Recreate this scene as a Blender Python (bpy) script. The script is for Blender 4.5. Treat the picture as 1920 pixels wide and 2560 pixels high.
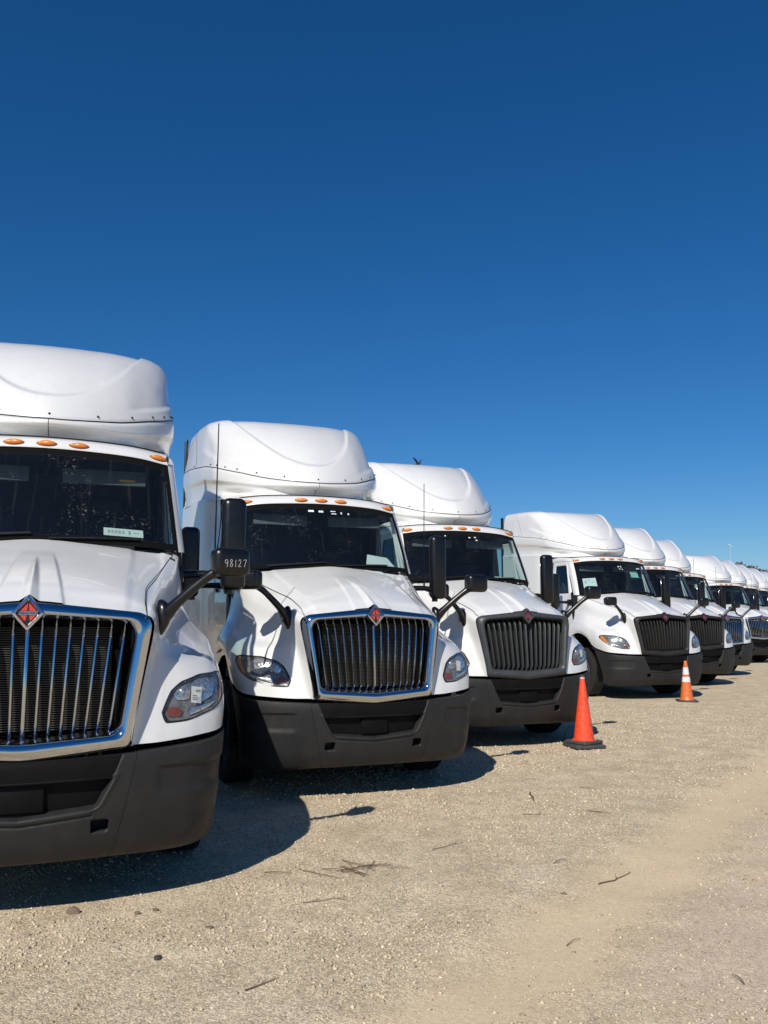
import bpy, bmesh, math, random
import numpy as np
from mathutils import Vector, Matrix

random.seed(7); rng = np.random.default_rng(7)
sc = bpy.context.scene
for o in list(bpy.data.objects): bpy.data.objects.remove(o)
col = sc.collection
R = math.radians

# ------------------------------------------------------------ camera, sky, sun, exposure
cam = bpy.data.cameras.new('camera'); camo = bpy.data.objects.new('camera', cam); col.objects.link(camo)
CAM_H, PITCH, FPX = 1.604, 7.106, 2137.3
camo.location = (0, 0, CAM_H); camo.rotation_euler = (R(90 + PITCH), 0, 0)
cam.sensor_fit = 'VERTICAL'; cam.sensor_height = 36.0; cam.sensor_width = 27.0
cam.lens = 36.0 * FPX / 2560.0
cam.clip_start = 0.05; cam.clip_end = 6000
sc.camera = camo
SUN_EL, SUN_AZ = 40.0, -161.4            # azimuth clockwise from +Y
world = bpy.data.worlds.new('World'); sc.world = world; world.use_nodes = True
wn = world.node_tree.nodes; bg = wn['Background']
sky = wn.new('ShaderNodeTexSky'); sky.sky_type = 'NISHITA'; sky.sun_disc = False
sky.sun_elevation = R(SUN_EL); sky.sun_rotation = R(SUN_AZ)
sky.altitude = 0; sky.air_density = 1.0; sky.dust_density = 0.15; sky.ozone_density = 10.0
hs = wn.new('ShaderNodeHueSaturation'); hs.inputs['Saturation'].default_value = 1.17
world.node_tree.links.new(sky.outputs[0], hs.inputs['Color']); world.node_tree.links.new(hs.outputs[0], bg.inputs[0]); bg.inputs[1].default_value = 0.086
sl = bpy.data.lights.new('sun', 'SUN'); sl.energy = 5.0; sl.angle = R(0.53); sl.color = (1.0, 0.945, 0.86)
so = bpy.data.objects.new('sun', sl); col.objects.link(so)
sd = Vector((math.sin(R(SUN_AZ)) * math.cos(R(SUN_EL)), math.cos(R(SUN_AZ)) * math.cos(R(SUN_EL)), math.sin(R(SUN_EL))))
so.rotation_euler = sd.to_track_quat('Z', 'Y').to_euler(); so.location = sd * 50
vs = sc.view_settings; vs.view_transform = 'Standard'; vs.look = 'None'; vs.exposure = -0.08; vs.gamma = 1.0
sc.render.engine = 'CYCLES'
sc.cycles.max_bounces = 8; sc.cycles.transparent_max_bounces = 16

# ------------------------------------------------------------ materials
MATS = {}
def newmat(name):
    m = bpy.data.materials.new(name); m.use_nodes = True; MATS[name] = m
    return m, m.node_tree.nodes, m.node_tree.links, m.node_tree.nodes['Principled BSDF']
def pmat(name, color, rough=0.5, metal=0.0, coat=0.0, spec=0.5, var=0.0, vscale=8.0, bump=0.0, bscale=60.0):
    m, n, l, b = newmat(name)
    b.inputs['Base Color'].default_value = (*color, 1); b.inputs['Roughness'].default_value = rough
    b.inputs['Metallic'].default_value = metal; b.inputs['Coat Weight'].default_value = coat
    b.inputs['Coat Roughness'].default_value = 0.04; b.inputs['Specular IOR Level'].default_value = spec
    tc = n.new('ShaderNodeTexCoord')
    if var:
        t = n.new('ShaderNodeTexNoise'); t.inputs['Scale'].default_value = vscale; t.inputs['Detail'].default_value = 6
        t.inputs['Roughness'].default_value = 0.65
        l.new(tc.outputs['Object'], t.inputs['Vector'])
        r = n.new('ShaderNodeMapRange'); r.inputs[1].default_value = 0.3; r.inputs[2].default_value = 0.7
        r.inputs[3].default_value = 1 - var; r.inputs[4].default_value = 1 + var
        l.new(t.outputs['Fac'], r.inputs[0])
        mx = n.new('ShaderNodeVectorMath'); mx.operation = 'SCALE'; mx.inputs[0].default_value = color
        l.new(r.outputs[0], mx.inputs['Scale']); l.new(mx.outputs[0], b.inputs['Base Color'])
        r2 = n.new('ShaderNodeMapRange'); r2.inputs[1].default_value = 0.3; r2.inputs[2].default_value = 0.7
        r2.inputs[3].default_value = max(0.02, rough * (1 - var)); r2.inputs[4].default_value = min(1, rough * (1 + var))
        l.new(t.outputs['Fac'], r2.inputs[0]); l.new(r2.outputs[0], b.inputs['Roughness'])
    if bump:
        t2 = n.new('ShaderNodeTexNoise'); t2.inputs['Scale'].default_value = bscale; t2.inputs['Detail'].default_value = 4
        l.new(tc.outputs['Object'], t2.inputs['Vector'])
        bp = n.new('ShaderNodeBump'); bp.inputs['Strength'].default_value = bump; bp.inputs['Distance'].default_value = 0.01
        l.new(t2.outputs['Fac'], bp.inputs['Height']); l.new(bp.outputs[0], b.inputs['Normal'])
    return m
# white paint: clear coat, faint dust film (streaky) that is a real stain pattern
def make_white():
    m, n, l, b = newmat('white_paint')
    tc = n.new('ShaderNodeTexCoord')
    mp = n.new('ShaderNodeMapping'); mp.inputs['Scale'].default_value = (7, 7, 1.3); l.new(tc.outputs['Object'], mp.inputs[0])
    t = n.new('ShaderNodeTexNoise'); t.inputs['Scale'].default_value = 1.6; t.inputs['Detail'].default_value = 8; t.inputs['Roughness'].default_value = 0.7
    l.new(mp.outputs[0], t.inputs['Vector'])
    r = n.new('ShaderNodeMapRange'); r.inputs[1].default_value = 0.5; r.inputs[2].default_value = 0.8; r.inputs[3].default_value = 0; r.inputs[4].default_value = 0.42
    l.new(t.outputs['Fac'], r.inputs[0])
    mx = n.new('ShaderNodeMixRGB'); mx.inputs[1].default_value = (0.70, 0.70, 0.685, 1); mx.inputs[2].default_value = (0.58, 0.56, 0.51, 1)
    l.new(r.outputs[0], mx.inputs[0]); l.new(mx.outputs[0], b.inputs['Base Color'])
    b.inputs['Roughness'].default_value = 0.32; b.inputs['Coat Weight'].default_value = 0.7; b.inputs['Coat Roughness'].default_value = 0.03
    t3 = n.new('ShaderNodeTexNoise'); t3.inputs['Scale'].default_value = 2.2; t3.inputs['Detail'].default_value = 1; l.new(tc.outputs['Object'], t3.inputs['Vector'])
    bp = n.new('ShaderNodeBump'); bp.inputs['Strength'].default_value = 0.18; bp.inputs['Distance'].default_value = 0.02
    l.new(t3.outputs['Fac'], bp.inputs['Height']); l.new(bp.outputs[0], b.inputs['Coat Normal'])
make_white()
pmat('chrome', (0.60, 0.62, 0.65), 0.05, 1.0)
def dusty(name, c, dust, rough):
    m, n, l, b = newmat(name); tc = n.new('ShaderNodeTexCoord')
    def nz(sc_, d): 
        t = n.new('ShaderNodeTexNoise'); t.inputs['Scale'].default_value = sc_; t.inputs['Detail'].default_value = d; t.inputs['Roughness'].default_value = .7; l.new(tc.outputs['Object'], t.inputs['Vector']); return t.outputs['Fac']
    def mr(v, a0, a1, b0, b1):
        t = n.new('ShaderNodeMapRange'); t.inputs[1].default_value = a0; t.inputs[2].default_value = a1; t.inputs[3].default_value = b0; t.inputs[4].default_value = b1; l.new(v, t.inputs[0]); return t.outputs[0]
    f1 = mr(nz(4, 7), .42, .72, 0, .13); f2 = mr(nz(140, 2), .72, .78, 0, .7)
    ad = n.new('ShaderNodeMath'); ad.operation = 'MAXIMUM'; l.new(f1, ad.inputs[0]); l.new(f2, ad.inputs[1])
    mx = n.new('ShaderNodeMixRGB'); mx.inputs[1].default_value = (*c, 1); mx.inputs[2].default_value = (*dust, 1); l.new(ad.outputs[0], mx.inputs[0]); l.new(mx.outputs[0], b.inputs['Base Color'])
    l.new(mr(nz(9, 5), .3, .7, rough - .12, rough + .15), b.inputs['Roughness']); b.inputs['Specular IOR Level'].default_value = .35
    bp = n.new('ShaderNodeBump'); bp.inputs['Strength'].default_value = .12; bp.inputs['Distance'].default_value = .004; l.new(nz(420, 2), bp.inputs['Height']); l.new(bp.outputs[0], b.inputs['Normal'])
dusty('charcoal_plastic', (0.0165, 0.0168, 0.0175), (0.10, 0.092, 0.08), 0.55)
pmat('grille_plastic', (0.042, 0.048, 0.051), 0.45, var=0.12, vscale=9)
pmat('dark_plastic', (0.0035, 0.0035, 0.0038), 0.6, spec=0.15, var=0.2, vscale=10)
pmat('black_plastic', (0.005, 0.005, 0.0055), 0.30, var=0.15, vscale=12, bump=0.04, bscale=400)
pmat('cavity_black', (0.004, 0.004, 0.004), 0.9, spec=0.1)
pmat('radiator_fin', (0.085, 0.078, 0.068), 0.5, metal=0.5)
pmat('seam_black', (0.01, 0.01, 0.01), 0.7)
pmat('seal_black', (0.006, 0.006, 0.006), 0.9, spec=0.08)
pmat('rubber', (0.014, 0.0135, 0.013), 0.8, var=0.3, vscale=14, bump=0.15, bscale=90)
pmat('steel', (0.42, 0.42, 0.43), 0.38, metal=0.9)
pmat('rim_grey', (0.05, 0.05, 0.052), 0.6, metal=0.2)
pmat('lamp_silver', (0.15, 0.15, 0.148), 0.25, metal=0.0, var=0.6, vscale=30)
pmat('interior', (0.016, 0.017, 0.019), 0.75, var=0.15, vscale=9)
pmat('interior_grey', (0.10, 0.105, 0.11), 0.75)
pmat('emblem_orange', (0.60, 0.045, 0.02), 0.35, coat=0.4)
pmat('emblem_maroon', (0.30, 0.012, 0.03), 0.3, coat=0.4)
pmat('paper', (0.72, 0.76, 0.72), 0.8)
pmat('paper_green', (0.30, 0.62, 0.50), 0.8)
pmat('ink', (0.03, 0.04, 0.06), 0.8)
pmat('label_yellow', (0.75, 0.38, 0.03), 0.6)
pmat('chalk', (0.42, 0.42, 0.41), 0.95)
pmat('reflector', (0.80, 0.79, 0.77), 0.16, metal=1.0)
pmat('lamp_chrome', (0.66, 0.655, 0.64), 0.22, metal=0.8, var=0.45, vscale=60)
pmat('lamp_black', (0.02, 0.02, 0.022), 0.25)
pmat('bird', (0.02, 0.022, 0.028), 0.7)
pmat('bark', (0.085, 0.062, 0.046), 0.9, var=0.3, vscale=3)
pmat('twig_brown', (0.15, 0.105, 0.068), 0.9, var=0.35, vscale=30)
pmat('brush', (0.10, 0.075, 0.052), 0.9, var=0.4, vscale=0.4)
pmat('evergreen', (0.085, 0.065, 0.045), 0.9, var=0.4, vscale=0.6)
pmat('mast', (0.42, 0.50, 0.58), 0.6)  # distance haze put into the colour, drawn towards the sky's blue
pmat('cone_base', (0.055, 0.055, 0.052), 0.8, var=0.4, vscale=22, bump=0.2, bscale=60)
pmat('cone_collar', (0.75, 0.72, 0.70), 0.5, var=0.2, vscale=40)
def cone_mat(name, c1, c2):
    m, n, l, b = newmat(name)
    tc = n.new('ShaderNodeTexCoord'); t = n.new('ShaderNodeTexNoise'); t.inputs['Scale'].default_value = 26; t.inputs['Detail'].default_value = 7; t.inputs['Roughness'].default_value = 0.75
    l.new(tc.outputs['Object'], t.inputs['Vector'])
    r = n.new('ShaderNodeValToRGB'); r.color_ramp.elements[0].position = 0.33; r.color_ramp.elements[0].color = (*c2, 1)
    r.color_ramp.elements[1].position = 0.52; r.color_ramp.elements[1].color = (*c1, 1)
    l.new(t.outputs['Fac'], r.inputs[0]); l.new(r.outputs[0], b.inputs['Base Color']); b.inputs['Roughness'].default_value = 0.42
cone_mat('cone_red', (0.86, 0.085, 0.028), (0.5, 0.03, 0.015))
cone_mat('cone_orange', (0.66, 0.16, 0.035), (0.5, 0.09, 0.02))
cone_mat('cone_white', (0.75, 0.73, 0.70), (0.45, 0.43, 0.40))
def stone_mat(name, c):
    pmat(name, c, 0.9, var=0.3, vscale=30, bump=0.4, bscale=80)
stone_mat('stone_tan', (0.36, 0.31, 0.25)); stone_mat('stone_dark', (0.05, 0.045, 0.04)); stone_mat('stone_brown', (0.17, 0.12, 0.085))

def glass_mat(name, tint, refl_ior=1.5, specks=0.0):
    m, n, l, b = newmat(name); n.remove(b); out = n['Material Output']
    tr = n.new('ShaderNodeBsdfTransparent'); tr.inputs[0].default_value = (*tint, 1)
    gl = n.new('ShaderNodeBsdfGlossy'); gl.inputs['Roughness'].default_value = 0.015; gl.inputs['Color'].default_value = (1, 1, 1, 1)
    fr = n.new('ShaderNodeFresnel'); fr.inputs[0].default_value = refl_ior
    geo = n.new('ShaderNodeNewGeometry')      # a thin pane reflects alike from both sides
    bk = n.new('ShaderNodeMapRange'); bk.inputs[3].default_value = refl_ior; bk.inputs[4].default_value = 1 / refl_ior
    l.new(geo.outputs['Backfacing'], bk.inputs[0]); l.new(bk.outputs[0], fr.inputs[0])
    mx = n.new('ShaderNodeMixShader'); l.new(fr.outputs[0], mx.inputs[0]); l.new(tr.outputs[0], mx.inputs[1]); l.new(gl.outputs[0], mx.inputs[2])
    last = mx
    if specks:  # pale noise specks and thin vertical streaks mixed over the pane
        tc = n.new('ShaderNodeTexCoord'); df = n.new('ShaderNodeBsdfDiffuse'); df.inputs[0].default_value = (0.55, 0.53, 0.5, 1)
        oi = n.new('ShaderNodeObjectInfo')
        off = n.new('ShaderNodeVectorMath'); off.operation = 'MULTIPLY_ADD'; off.inputs[1].default_value = (1, 1, 1)
        sc3 = n.new('ShaderNodeVectorMath'); sc3.operation = 'SCALE'; sc3.inputs[0].default_value = (13, 7, 5); l.new(oi.outputs['Random'], sc3.inputs['Scale'])
        l.new(tc.outputs['Object'], off.inputs[0]); l.new(sc3.outputs[0], off.inputs[2])
        t1 = n.new('ShaderNodeTexNoise'); t1.inputs['Scale'].default_value = 55; t1.inputs['Detail'].default_value = 3; l.new(off.outputs[0], t1.inputs['Vector'])
        t2 = n.new('ShaderNodeTexNoise'); t2.inputs['Scale'].default_value = 3.2; t2.inputs['Detail'].default_value = 4; l.new(off.outputs[0], t2.inputs['Vector'])
        r1 = n.new('ShaderNodeMapRange'); r1.inputs[1].default_value = 0.60; r1.inputs[2].default_value = 0.72; l.new(t1.outputs['Fac'], r1.inputs[0])
        r2 = n.new('ShaderNodeMapRange'); r2.inputs[1].default_value = 0.52; r2.inputs[2].default_value = 0.66; l.new(t2.outputs['Fac'], r2.inputs[0])
        mu = n.new('ShaderNodeMath'); mu.operation = 'MULTIPLY'; l.new(r1.outputs[0], mu.inputs[0]); l.new(r2.outputs[0], mu.inputs[1])
        mp = n.new('ShaderNodeMapping'); mp.inputs['Scale'].default_value = (26, 3, 1.0); l.new(off.outputs[0], mp.inputs[0])
        t4 = n.new('ShaderNodeTexNoise'); t4.inputs['Scale'].default_value = 1.0; t4.inputs['Detail'].default_value = 3; l.new(mp.outputs[0], t4.inputs['Vector'])
        r4 = n.new('ShaderNodeMapRange'); r4.inputs[1].default_value = 0.60; r4.inputs[2].default_value = 0.75; r4.inputs[4].default_value = 0.022; l.new(t4.outputs['Fac'], r4.inputs[0])
        ad = n.new('ShaderNodeMath'); ad.operation = 'MULTIPLY_ADD'; ad.inputs[1].default_value = specks; l.new(mu.outputs[0], ad.inputs[0])
        ad2 = n.new('ShaderNodeMath'); ad2.operation = 'ADD'; ad2.inputs[1].default_value = 0.006; l.new(r4.outputs[0], ad2.inputs[0])
        l.new(ad2.outputs[0], ad.inputs[2])
        m2 = n.new('ShaderNodeMixShader'); l.new(ad.outputs[0], m2.inputs[0]); l.new(mx.outputs[0], m2.inputs[1]); l.new(df.outputs[0], m2.inputs[2])
        last = m2
    l.new(last.outputs[0], out.inputs[0])
glass_mat('windshield_glass', (0.70, 0.80, 0.79), 1.5, specks=0.22)
glass_mat('side_glass', (0.68, 0.79, 0.77), 1.5)
glass_mat('lamp_glass', (0.93, 0.94, 0.94), 1.5)
def amber(name, c, em=0.0):
    m, n, l, b = newmat(name)
    b.inputs['Base Color'].default_value = (*c, 1); b.inputs['Roughness'].default_value = 0.22; b.inputs['Coat Weight'].default_value = 0.6
    b.inputs['Subsurface Weight'].default_value = 0.15; b.inputs['Subsurface Radius'].default_value = (0.02, 0.008, 0.002)
    tc = n.new('ShaderNodeTexCoord'); w = n.new('ShaderNodeTexWave'); w.bands_direction = 'X'; w.inputs['Scale'].default_value = 60
    l.new(tc.outputs['Object'], w.inputs['Vector']); bp = n.new('ShaderNodeBump'); bp.inputs['Strength'].default_value = 0.25; bp.inputs['Distance'].default_value = 0.004
    l.new(w.outputs['Fac'], bp.inputs['Height']); l.new(bp.outputs[0], b.inputs['Normal'])
amber('amber_lens', (0.78, 0.24, 0.02)); amber('amber_dark', (0.22, 0.05, 0.02))
pmat('faint_print', (0.40, 0.43, 0.42), 0.8)

# ------------------------------------------------------------ mesh helpers
def catmull(P, u):
    """P (m, k) control points, u param array in [0, m-1] -> points (centred Catmull-Rom, clamped ends)"""
    P = np.asarray(P, float); m = len(P); u = np.clip(np.asarray(u, float), 0, m - 1)
    E = np.concatenate([[2 * P[0] - P[1]], P, [2 * P[-1] - P[-2]]])
    i = np.minimum(u.astype(int), m - 2); t = (u - i).reshape(-1, *([1] * (P.ndim - 1)))
    a, b, c, d = E[i], E[i + 1], E[i + 2], E[i + 3]
    return 0.5 * (2 * b + (c - a) * t + (2 * a - 5 * b + 4 * c - d) * t * t + (3 * b - 3 * c + d - a) * t ** 3)
def net(C, us, ws):
    """control net C (m, n, 3) -> grid (len(us), len(ws), 3)"""
    A = catmull(C, us); return np.swapaxes(catmull(np.swapaxes(A, 0, 1), ws), 0, 1)
def net_pts(C, u, w):
    """points at paired params"""
    C = np.asarray(C, float); out = []
    for a, b in zip(u, w): out.append(catmull(catmull(C, [a])[0], [b])[0])
    return np.array(out)
def sstep(a, b, x):
    t = np.clip((x - a) / (b - a), 0, 1); return t * t * (3 - 2 * t)
def interp(x, xs, ys): return np.interp(x, xs, ys)

class MB:
    def __init__(s): s.v = []; s.f = []; s.n = 0
    def add(s, V, F):
        V = np.asarray(V, float).reshape(-1, 3); s.v.append(V); s.f += [tuple(i + s.n for i in f) for f in F]; s.n += len(V); return s
    def grid(s, P, wrap=False, keep=None, flip=False):
        m, n = P.shape[:2]; F = []
        for i in range(m - 1):
            for j in range(n if wrap else n - 1):
                if keep is not None and not keep[i, j]: continue
                k = (j + 1) % n; q = (i * n + j, i * n + k, (i + 1) * n + k, (i + 1) * n + j)
                F.append(q[::-1] if flip else q)
        return s.add(P, F)
    def box(s, c, d, bevel=0.0, seg=2, rot=None, taper=None):
        bm = bmesh.new(); bmesh.ops.create_cube(bm, size=1)
        for v in bm.verts:
            t = v.co.copy()
            v.co = Vector((t.x * d[0], t.y * d[1], t.z * d[2]))
            if taper and t.z > 0: v.co.x *= taper; v.co.y *= taper
        if bevel: bmesh.ops.bevel(bm, geom=bm.edges[:], offset=bevel, segments=seg, profile=0.5, affect='EDGES')
        if rot is not None: bmesh.ops.transform(bm, matrix=rot.to_4x4(), verts=bm.verts)
        bm.verts.index_update()
        s.add([(v.co.x + c[0], v.co.y + c[1], v.co.z + c[2]) for v in bm.verts], [tuple(v.index for v in f.verts) for f in bm.faces]); bm.free(); return s
    def tube(s, path, rad, seg=8, cap=True, flat=None):
        P = np.asarray(path, float); m = len(P); r = np.broadcast_to(np.asarray(rad, float), (m,))
        T = np.gradient(P, axis=0); T /= np.linalg.norm(T, axis=1)[:, None] + 1e-12
        up = np.array([0, 0, 1.0]) if abs(T[0][2]) < 0.9 else np.array([0, 1.0, 0]); G = []
        nrm = np.cross(T[0], up); nrm /= np.linalg.norm(nrm)
        for i in range(m):
            nrm = nrm - T[i] * (nrm @ T[i]); nrm /= np.linalg.norm(nrm) + 1e-12; b = np.cross(T[i], nrm)
            a = np.arange(seg) / seg * 2 * np.pi
            G.append(P[i] + r[i] * (np.cos(a)[:, None] * nrm + (flat or 1.0) * np.sin(a)[:, None] * b))
        G = np.array(G); base = s.n; s.grid(G, wrap=True)
        if cap: s.f += [tuple(base + k for k in range(seg))[::-1], tuple(base + (m - 1) * seg + k for k in range(seg))]
        return s
    def lathe(s, prof, c=(0, 0, 0), axis='z', seg=32):
        a = np.arange(seg) / seg * 2 * np.pi; G = []
        for r, h in prof:
            x, y = r * np.cos(a), r * np.sin(a); z = np.full(seg, h)
            Q = {'z': np.stack([x, y, z], 1), 'x': np.stack([z, x, y], 1), 'y': np.stack([x, z, y], 1)}[axis]
            G.append(Q + np.array(c))
        return s.grid(np.array(G), wrap=True)
    def poly(s, pts, th=None, dirv=(0, 1, 0)):
        P = np.asarray(pts, float); n = len(P)
        if th is None: return s.add(P, [tuple(range(n))])
        B = P + np.asarray(dirv) * th
        return s.add(np.concatenate([P, B]), [tuple(range(n)), tuple(range(2 * n - 1, n - 1, -1))] + [(i, n + i, n + (i + 1) % n, (i + 1) % n) for i in range(n)])
    def mesh(s, name, smooth=True, angle=40):
        me = bpy.data.meshes.new(name); me.from_pydata(np.concatenate(s.v).tolist(), [], s.f); me.validate()
        if smooth:
            me.shade_smooth()
            if angle < 180: me.set_sharp_from_angle(angle=R(angle))
        return me
    def build(s, name, mat, parent=None, smooth=True, angle=40, flip=False):
        me = s.mesh(name, smooth, angle); me.materials.append(MATS[mat])
        bm = bmesh.new(); bm.from_mesh(me); bmesh.ops.recalc_face_normals(bm, faces=bm.faces)
        bm.to_mesh(me); bm.free()
        return link(name, me, parent)
def link(name, me, parent=None, loc=None):
    o = bpy.data.objects.new(name, me); col.objects.link(o)
    if parent: o.parent = parent
    if loc is not None: o.location = loc
    return o
def tag(o, label=None, cat=None, group=None, kind=None):
    if label: o['label'] = label
    if cat: o['category'] = cat
    if group: o['group'] = group
    if kind: o['kind'] = kind
    return o
def empty(name, loc=(0, 0, 0), rz=0.0):
    o = bpy.data.objects.new(name, None); o.empty_display_size = 0.2; col.objects.link(o); o.location = loc; o.rotation_euler = (0, 0, rz); return o
def kids(o): return [c for c in bpy.data.objects if c.parent == o]
def roundpoly(C, rad, ne=10, nc=6):
    """closed outline of a polygon with rounded corners; same counts -> matching points between outlines"""
    C = [np.array(c, float) for c in C]; n = len(C); out = []; A = []; B = []
    for i in range(n):
        p, c, q = C[i - 1], C[i], C[(i + 1) % n]; r = rad[i] if hasattr(rad, '__len__') else rad
        u = (p - c) / np.linalg.norm(p - c); w = (q - c) / np.linalg.norm(q - c)
        ang = math.acos(max(-1, min(1, float(u @ w)))); d = r / math.tan(ang / 2)
        A.append(c + u * d); B.append(c + w * d)
    for i in range(n):
        for t in np.linspace(0, 1, nc, endpoint=False):
            c = C[i]; out.append((1 - t) ** 2 * A[i] + 2 * t * (1 - t) * c + t * t * B[i])
        for t in np.linspace(0, 1, ne, endpoint=False): out.append(B[i] * (1 - t) + A[(i + 1) % n] * t)
    return np.array(out)
def mirror_pts(P): Q = np.array(P, float); Q[..., 0] *= -1; return Q
def sph(mb, c, r, seg=12, rings=7, sx=(1, 1, 1)):
    th = np.linspace(0.02, np.pi - 0.02, rings); a = np.arange(seg) / seg * 2 * np.pi
    G = np.array([[(r * math.sin(t) * math.cos(x) * sx[0] + c[0], r * math.sin(t) * math.sin(x) * sx[1] + c[1], r * math.cos(t) * sx[2] + c[2]) for x in a] for t in th])
    return mb.grid(G, wrap=True)

# ------------------------------------------------------------ ground
PATHD = np.array([0.56, 0.83]); PATHN = np.array([0.83, -0.56])
def vnoise(x, y, s, seed):
    r = np.random.default_rng(seed); T = r.random((256, 256)); X = x / s + 1000.0; Y = y / s + 1000.0
    i = np.floor(X).astype(int); j = np.floor(Y).astype(int); fx = X - i; fy = Y - j; fx = fx * fx * (3 - 2 * fx); fy = fy * fy * (3 - 2 * fy)
    g = lambda a, b: T[a % 256, b % 256]
    return (g(i, j) * (1 - fx) + g(i + 1, j) * fx) * (1 - fy) + (g(i, j + 1) * (1 - fx) + g(i + 1, j + 1) * fx) * fy
def ground_z(x, y):
    q = x * PATHN[0] + y * PATHN[1]
    near = np.exp(-((np.maximum(0, np.hypot(x - 2, y - 9) - 12)) / 6) ** 2)
    z = (vnoise(x, y, 0.9, 1) - 0.5) * 0.018 + (vnoise(x, y, 0.3, 2) - 0.5) * 0.010 + (vnoise(x, y, 0.12, 3) - 0.5) * 0.006
    z += -0.016 * np.exp(-((q + 1.83) / 0.32) ** 2) + 0.012 * np.exp(-((q + 2.35) / 0.16) ** 2) + 0.009 * np.exp(-((q + 1.3) / 0.16) ** 2)
    return z * near
def build_ground():
    xs = np.concatenate([-np.geomspace(3000, 6.5, 22), np.arange(-6, 13, 0.06), np.geomspace(13.5, 3000, 22)])
    ys = np.concatenate([-np.geomspace(3000, 3, 16), [-1.5, 0, 1], np.arange(2, 24, 0.06), np.geomspace(24.6, 4000, 24)])
    X, Y = np.meshgrid(xs, ys); Zz = ground_z(X, Y); m, n = X.shape
    V = np.stack([X, Y, Zz], -1).reshape(-1, 3)
    idx = np.arange(m * n).reshape(m, n)
    F = np.stack([idx[:-1, :-1], idx[:-1, 1:], idx[1:, 1:], idx[1:, :-1]], -1).reshape(-1, 4)
    me = bpy.data.meshes.new('ground'); me.vertices.add(len(V)); me.vertices.foreach_set('co', V.ravel())
    me.loops.add(F.size); me.loops.foreach_set('vertex_index', F.ravel()); me.polygons.add(len(F))
    me.polygons.foreach_set('loop_start', np.arange(len(F)) * 4); me.update(calc_edges=True); me.shade_smooth()
    m_, n_, l, b = newmat('gravel_ground')
    tc = n_.new('ShaderNodeTexCoord')
    def noise(s, d=4, rgh=0.6):
        t = n_.new('ShaderNodeTexNoise'); t.inputs['Scale'].default_value = s; t.inputs['Detail'].default_value = d; t.inputs['Roughness'].default_value = rgh
        l.new(tc.outputs['Object'], t.inputs['Vector']); return t.outputs['Fac']
    def vor(s, rnd=1.0):
        t = n_.new('ShaderNodeTexVoronoi'); t.inputs['Scale'].default_value = s; l.new(tc.outputs['Object'], t.inputs['Vector']); return t
    def math_(op, a, b_=None, c=None):
        t = n_.new('ShaderNodeMath'); t.operation = op
        for k, v in enumerate((a, b_, c)):
            if v is None: continue
            if isinstance(v, (int, float)): t.inputs[k].default_value = v
            else: l.new(v, t.inputs[k])
        return t.outputs[0]
    def rng_(v, a, b_, c, d):
        t = n_.new('ShaderNodeMapRange'); t.inputs[1].default_value = a; t.inputs[2].default_value = b_; t.inputs[3].default_value = c; t.inputs[4].default_value = d
        l.new(v, t.inputs[0]); return t.outputs[0]
    def mix(f, c1, c2):
        t = n_.new('ShaderNodeMixRGB')
        if isinstance(f, float): t.inputs[0].default_value = f
        else: l.new(f, t.inputs[0])
        for k, c in ((1, c1), (2, c2)):
            if isinstance(c, tuple): t.inputs[k].default_value = (*c, 1)
            else: l.new(c, t.inputs[k])
        return t.outputs[0]
    sep = n_.new('ShaderNodeSeparateXYZ'); l.new(tc.outputs['Object'], sep.inputs[0])
    q = math_('ADD', math_('MULTIPLY', sep.outputs[0], 0.83), math_('MULTIPLY', sep.outputs[1], -0.56))
    qn = math_('ADD', q, rng_(noise(0.9, 5), 0, 1, -0.45, 0.45))
    track = rng_(math_('ABSOLUTE', math_('ADD', qn, 1.80)), 0.14, 0.46, 1, 0)
    lane = rng_(qn, -2.2, -1.2, 0, 1)
    big = noise(0.55, 5); mid = noise(2.6, 6, 0.7)
    fines = math_('MAXIMUM', track, rng_(big, 0.56, 0.72, 0, 0.7))
    base = mix(rng_(mid, 0.38, 0.62, 0, 1), (0.53, 0.425, 0.285), (0.68, 0.56, 0.39))
    base = mix(math_('MULTIPLY', lane, rng_(noise(0.8, 3), 0.42, 0.62, 0, 0.8)), base, (0.61, 0.475, 0.35))
    base = mix(math_('MULTIPLY', fines, 0.75), base, (0.66, 0.515, 0.325))
    v1 = vor(125); v2 = vor(62); v3 = vor(260)
    def cellgrey(v, lo, hi):
        s = n_.new('ShaderNodeSeparateXYZ'); l.new(v.outputs['Color'], s.inputs[0]); return rng_(s.outputs[0], 0, 1, lo, hi)
    g = math_('MULTIPLY', cellgrey(v1, 0.62, 1.36), cellgrey(v2, 0.84, 1.18))
    g = math_('MULTIPLY', g, rng_(v1.outputs['Distance'], 0.0, 0.7, 1.10, 0.84))
    gf = n_.new('ShaderNodeMixRGB'); l.new(math_('MAXIMUM', math_('MULTIPLY', fines, 0.72), math_('MULTIPLY', lane, 0.45)), gf.inputs[0]); l.new(g, gf.inputs[1]); gf.inputs[2].default_value = (0.98, 0.98, 0.98, 1)
    mul = n_.new('ShaderNodeMixRGB'); mul.blend_type = 'MULTIPLY'; mul.inputs[0].default_value = 1; l.new(base, mul.inputs[1]); l.new(gf.outputs[0], mul.inputs[2])
    l.new(mul.outputs[0], b.inputs['Base Color']); b.inputs['Roughness'].default_value = 0.95; b.inputs['Specular IOR Level'].default_value = 0.2
    hgt = math_('ADD', math_('MULTIPLY', v1.outputs['Distance'], -0.0075), math_('MULTIPLY', v2.outputs['Distance'], -0.004))
    hgt = math_('ADD', hgt, math_('MULTIPLY', noise(300, 2), 0.003))
    hgt = math_('MULTIPLY', hgt, rng_(fines, 0, 1, 1.0, 0.35))
    bp = n_.new('ShaderNodeBump'); bp.inputs['Strength'].default_value = 0.55; bp.inputs['Distance'].default_value = 1.0
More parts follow.
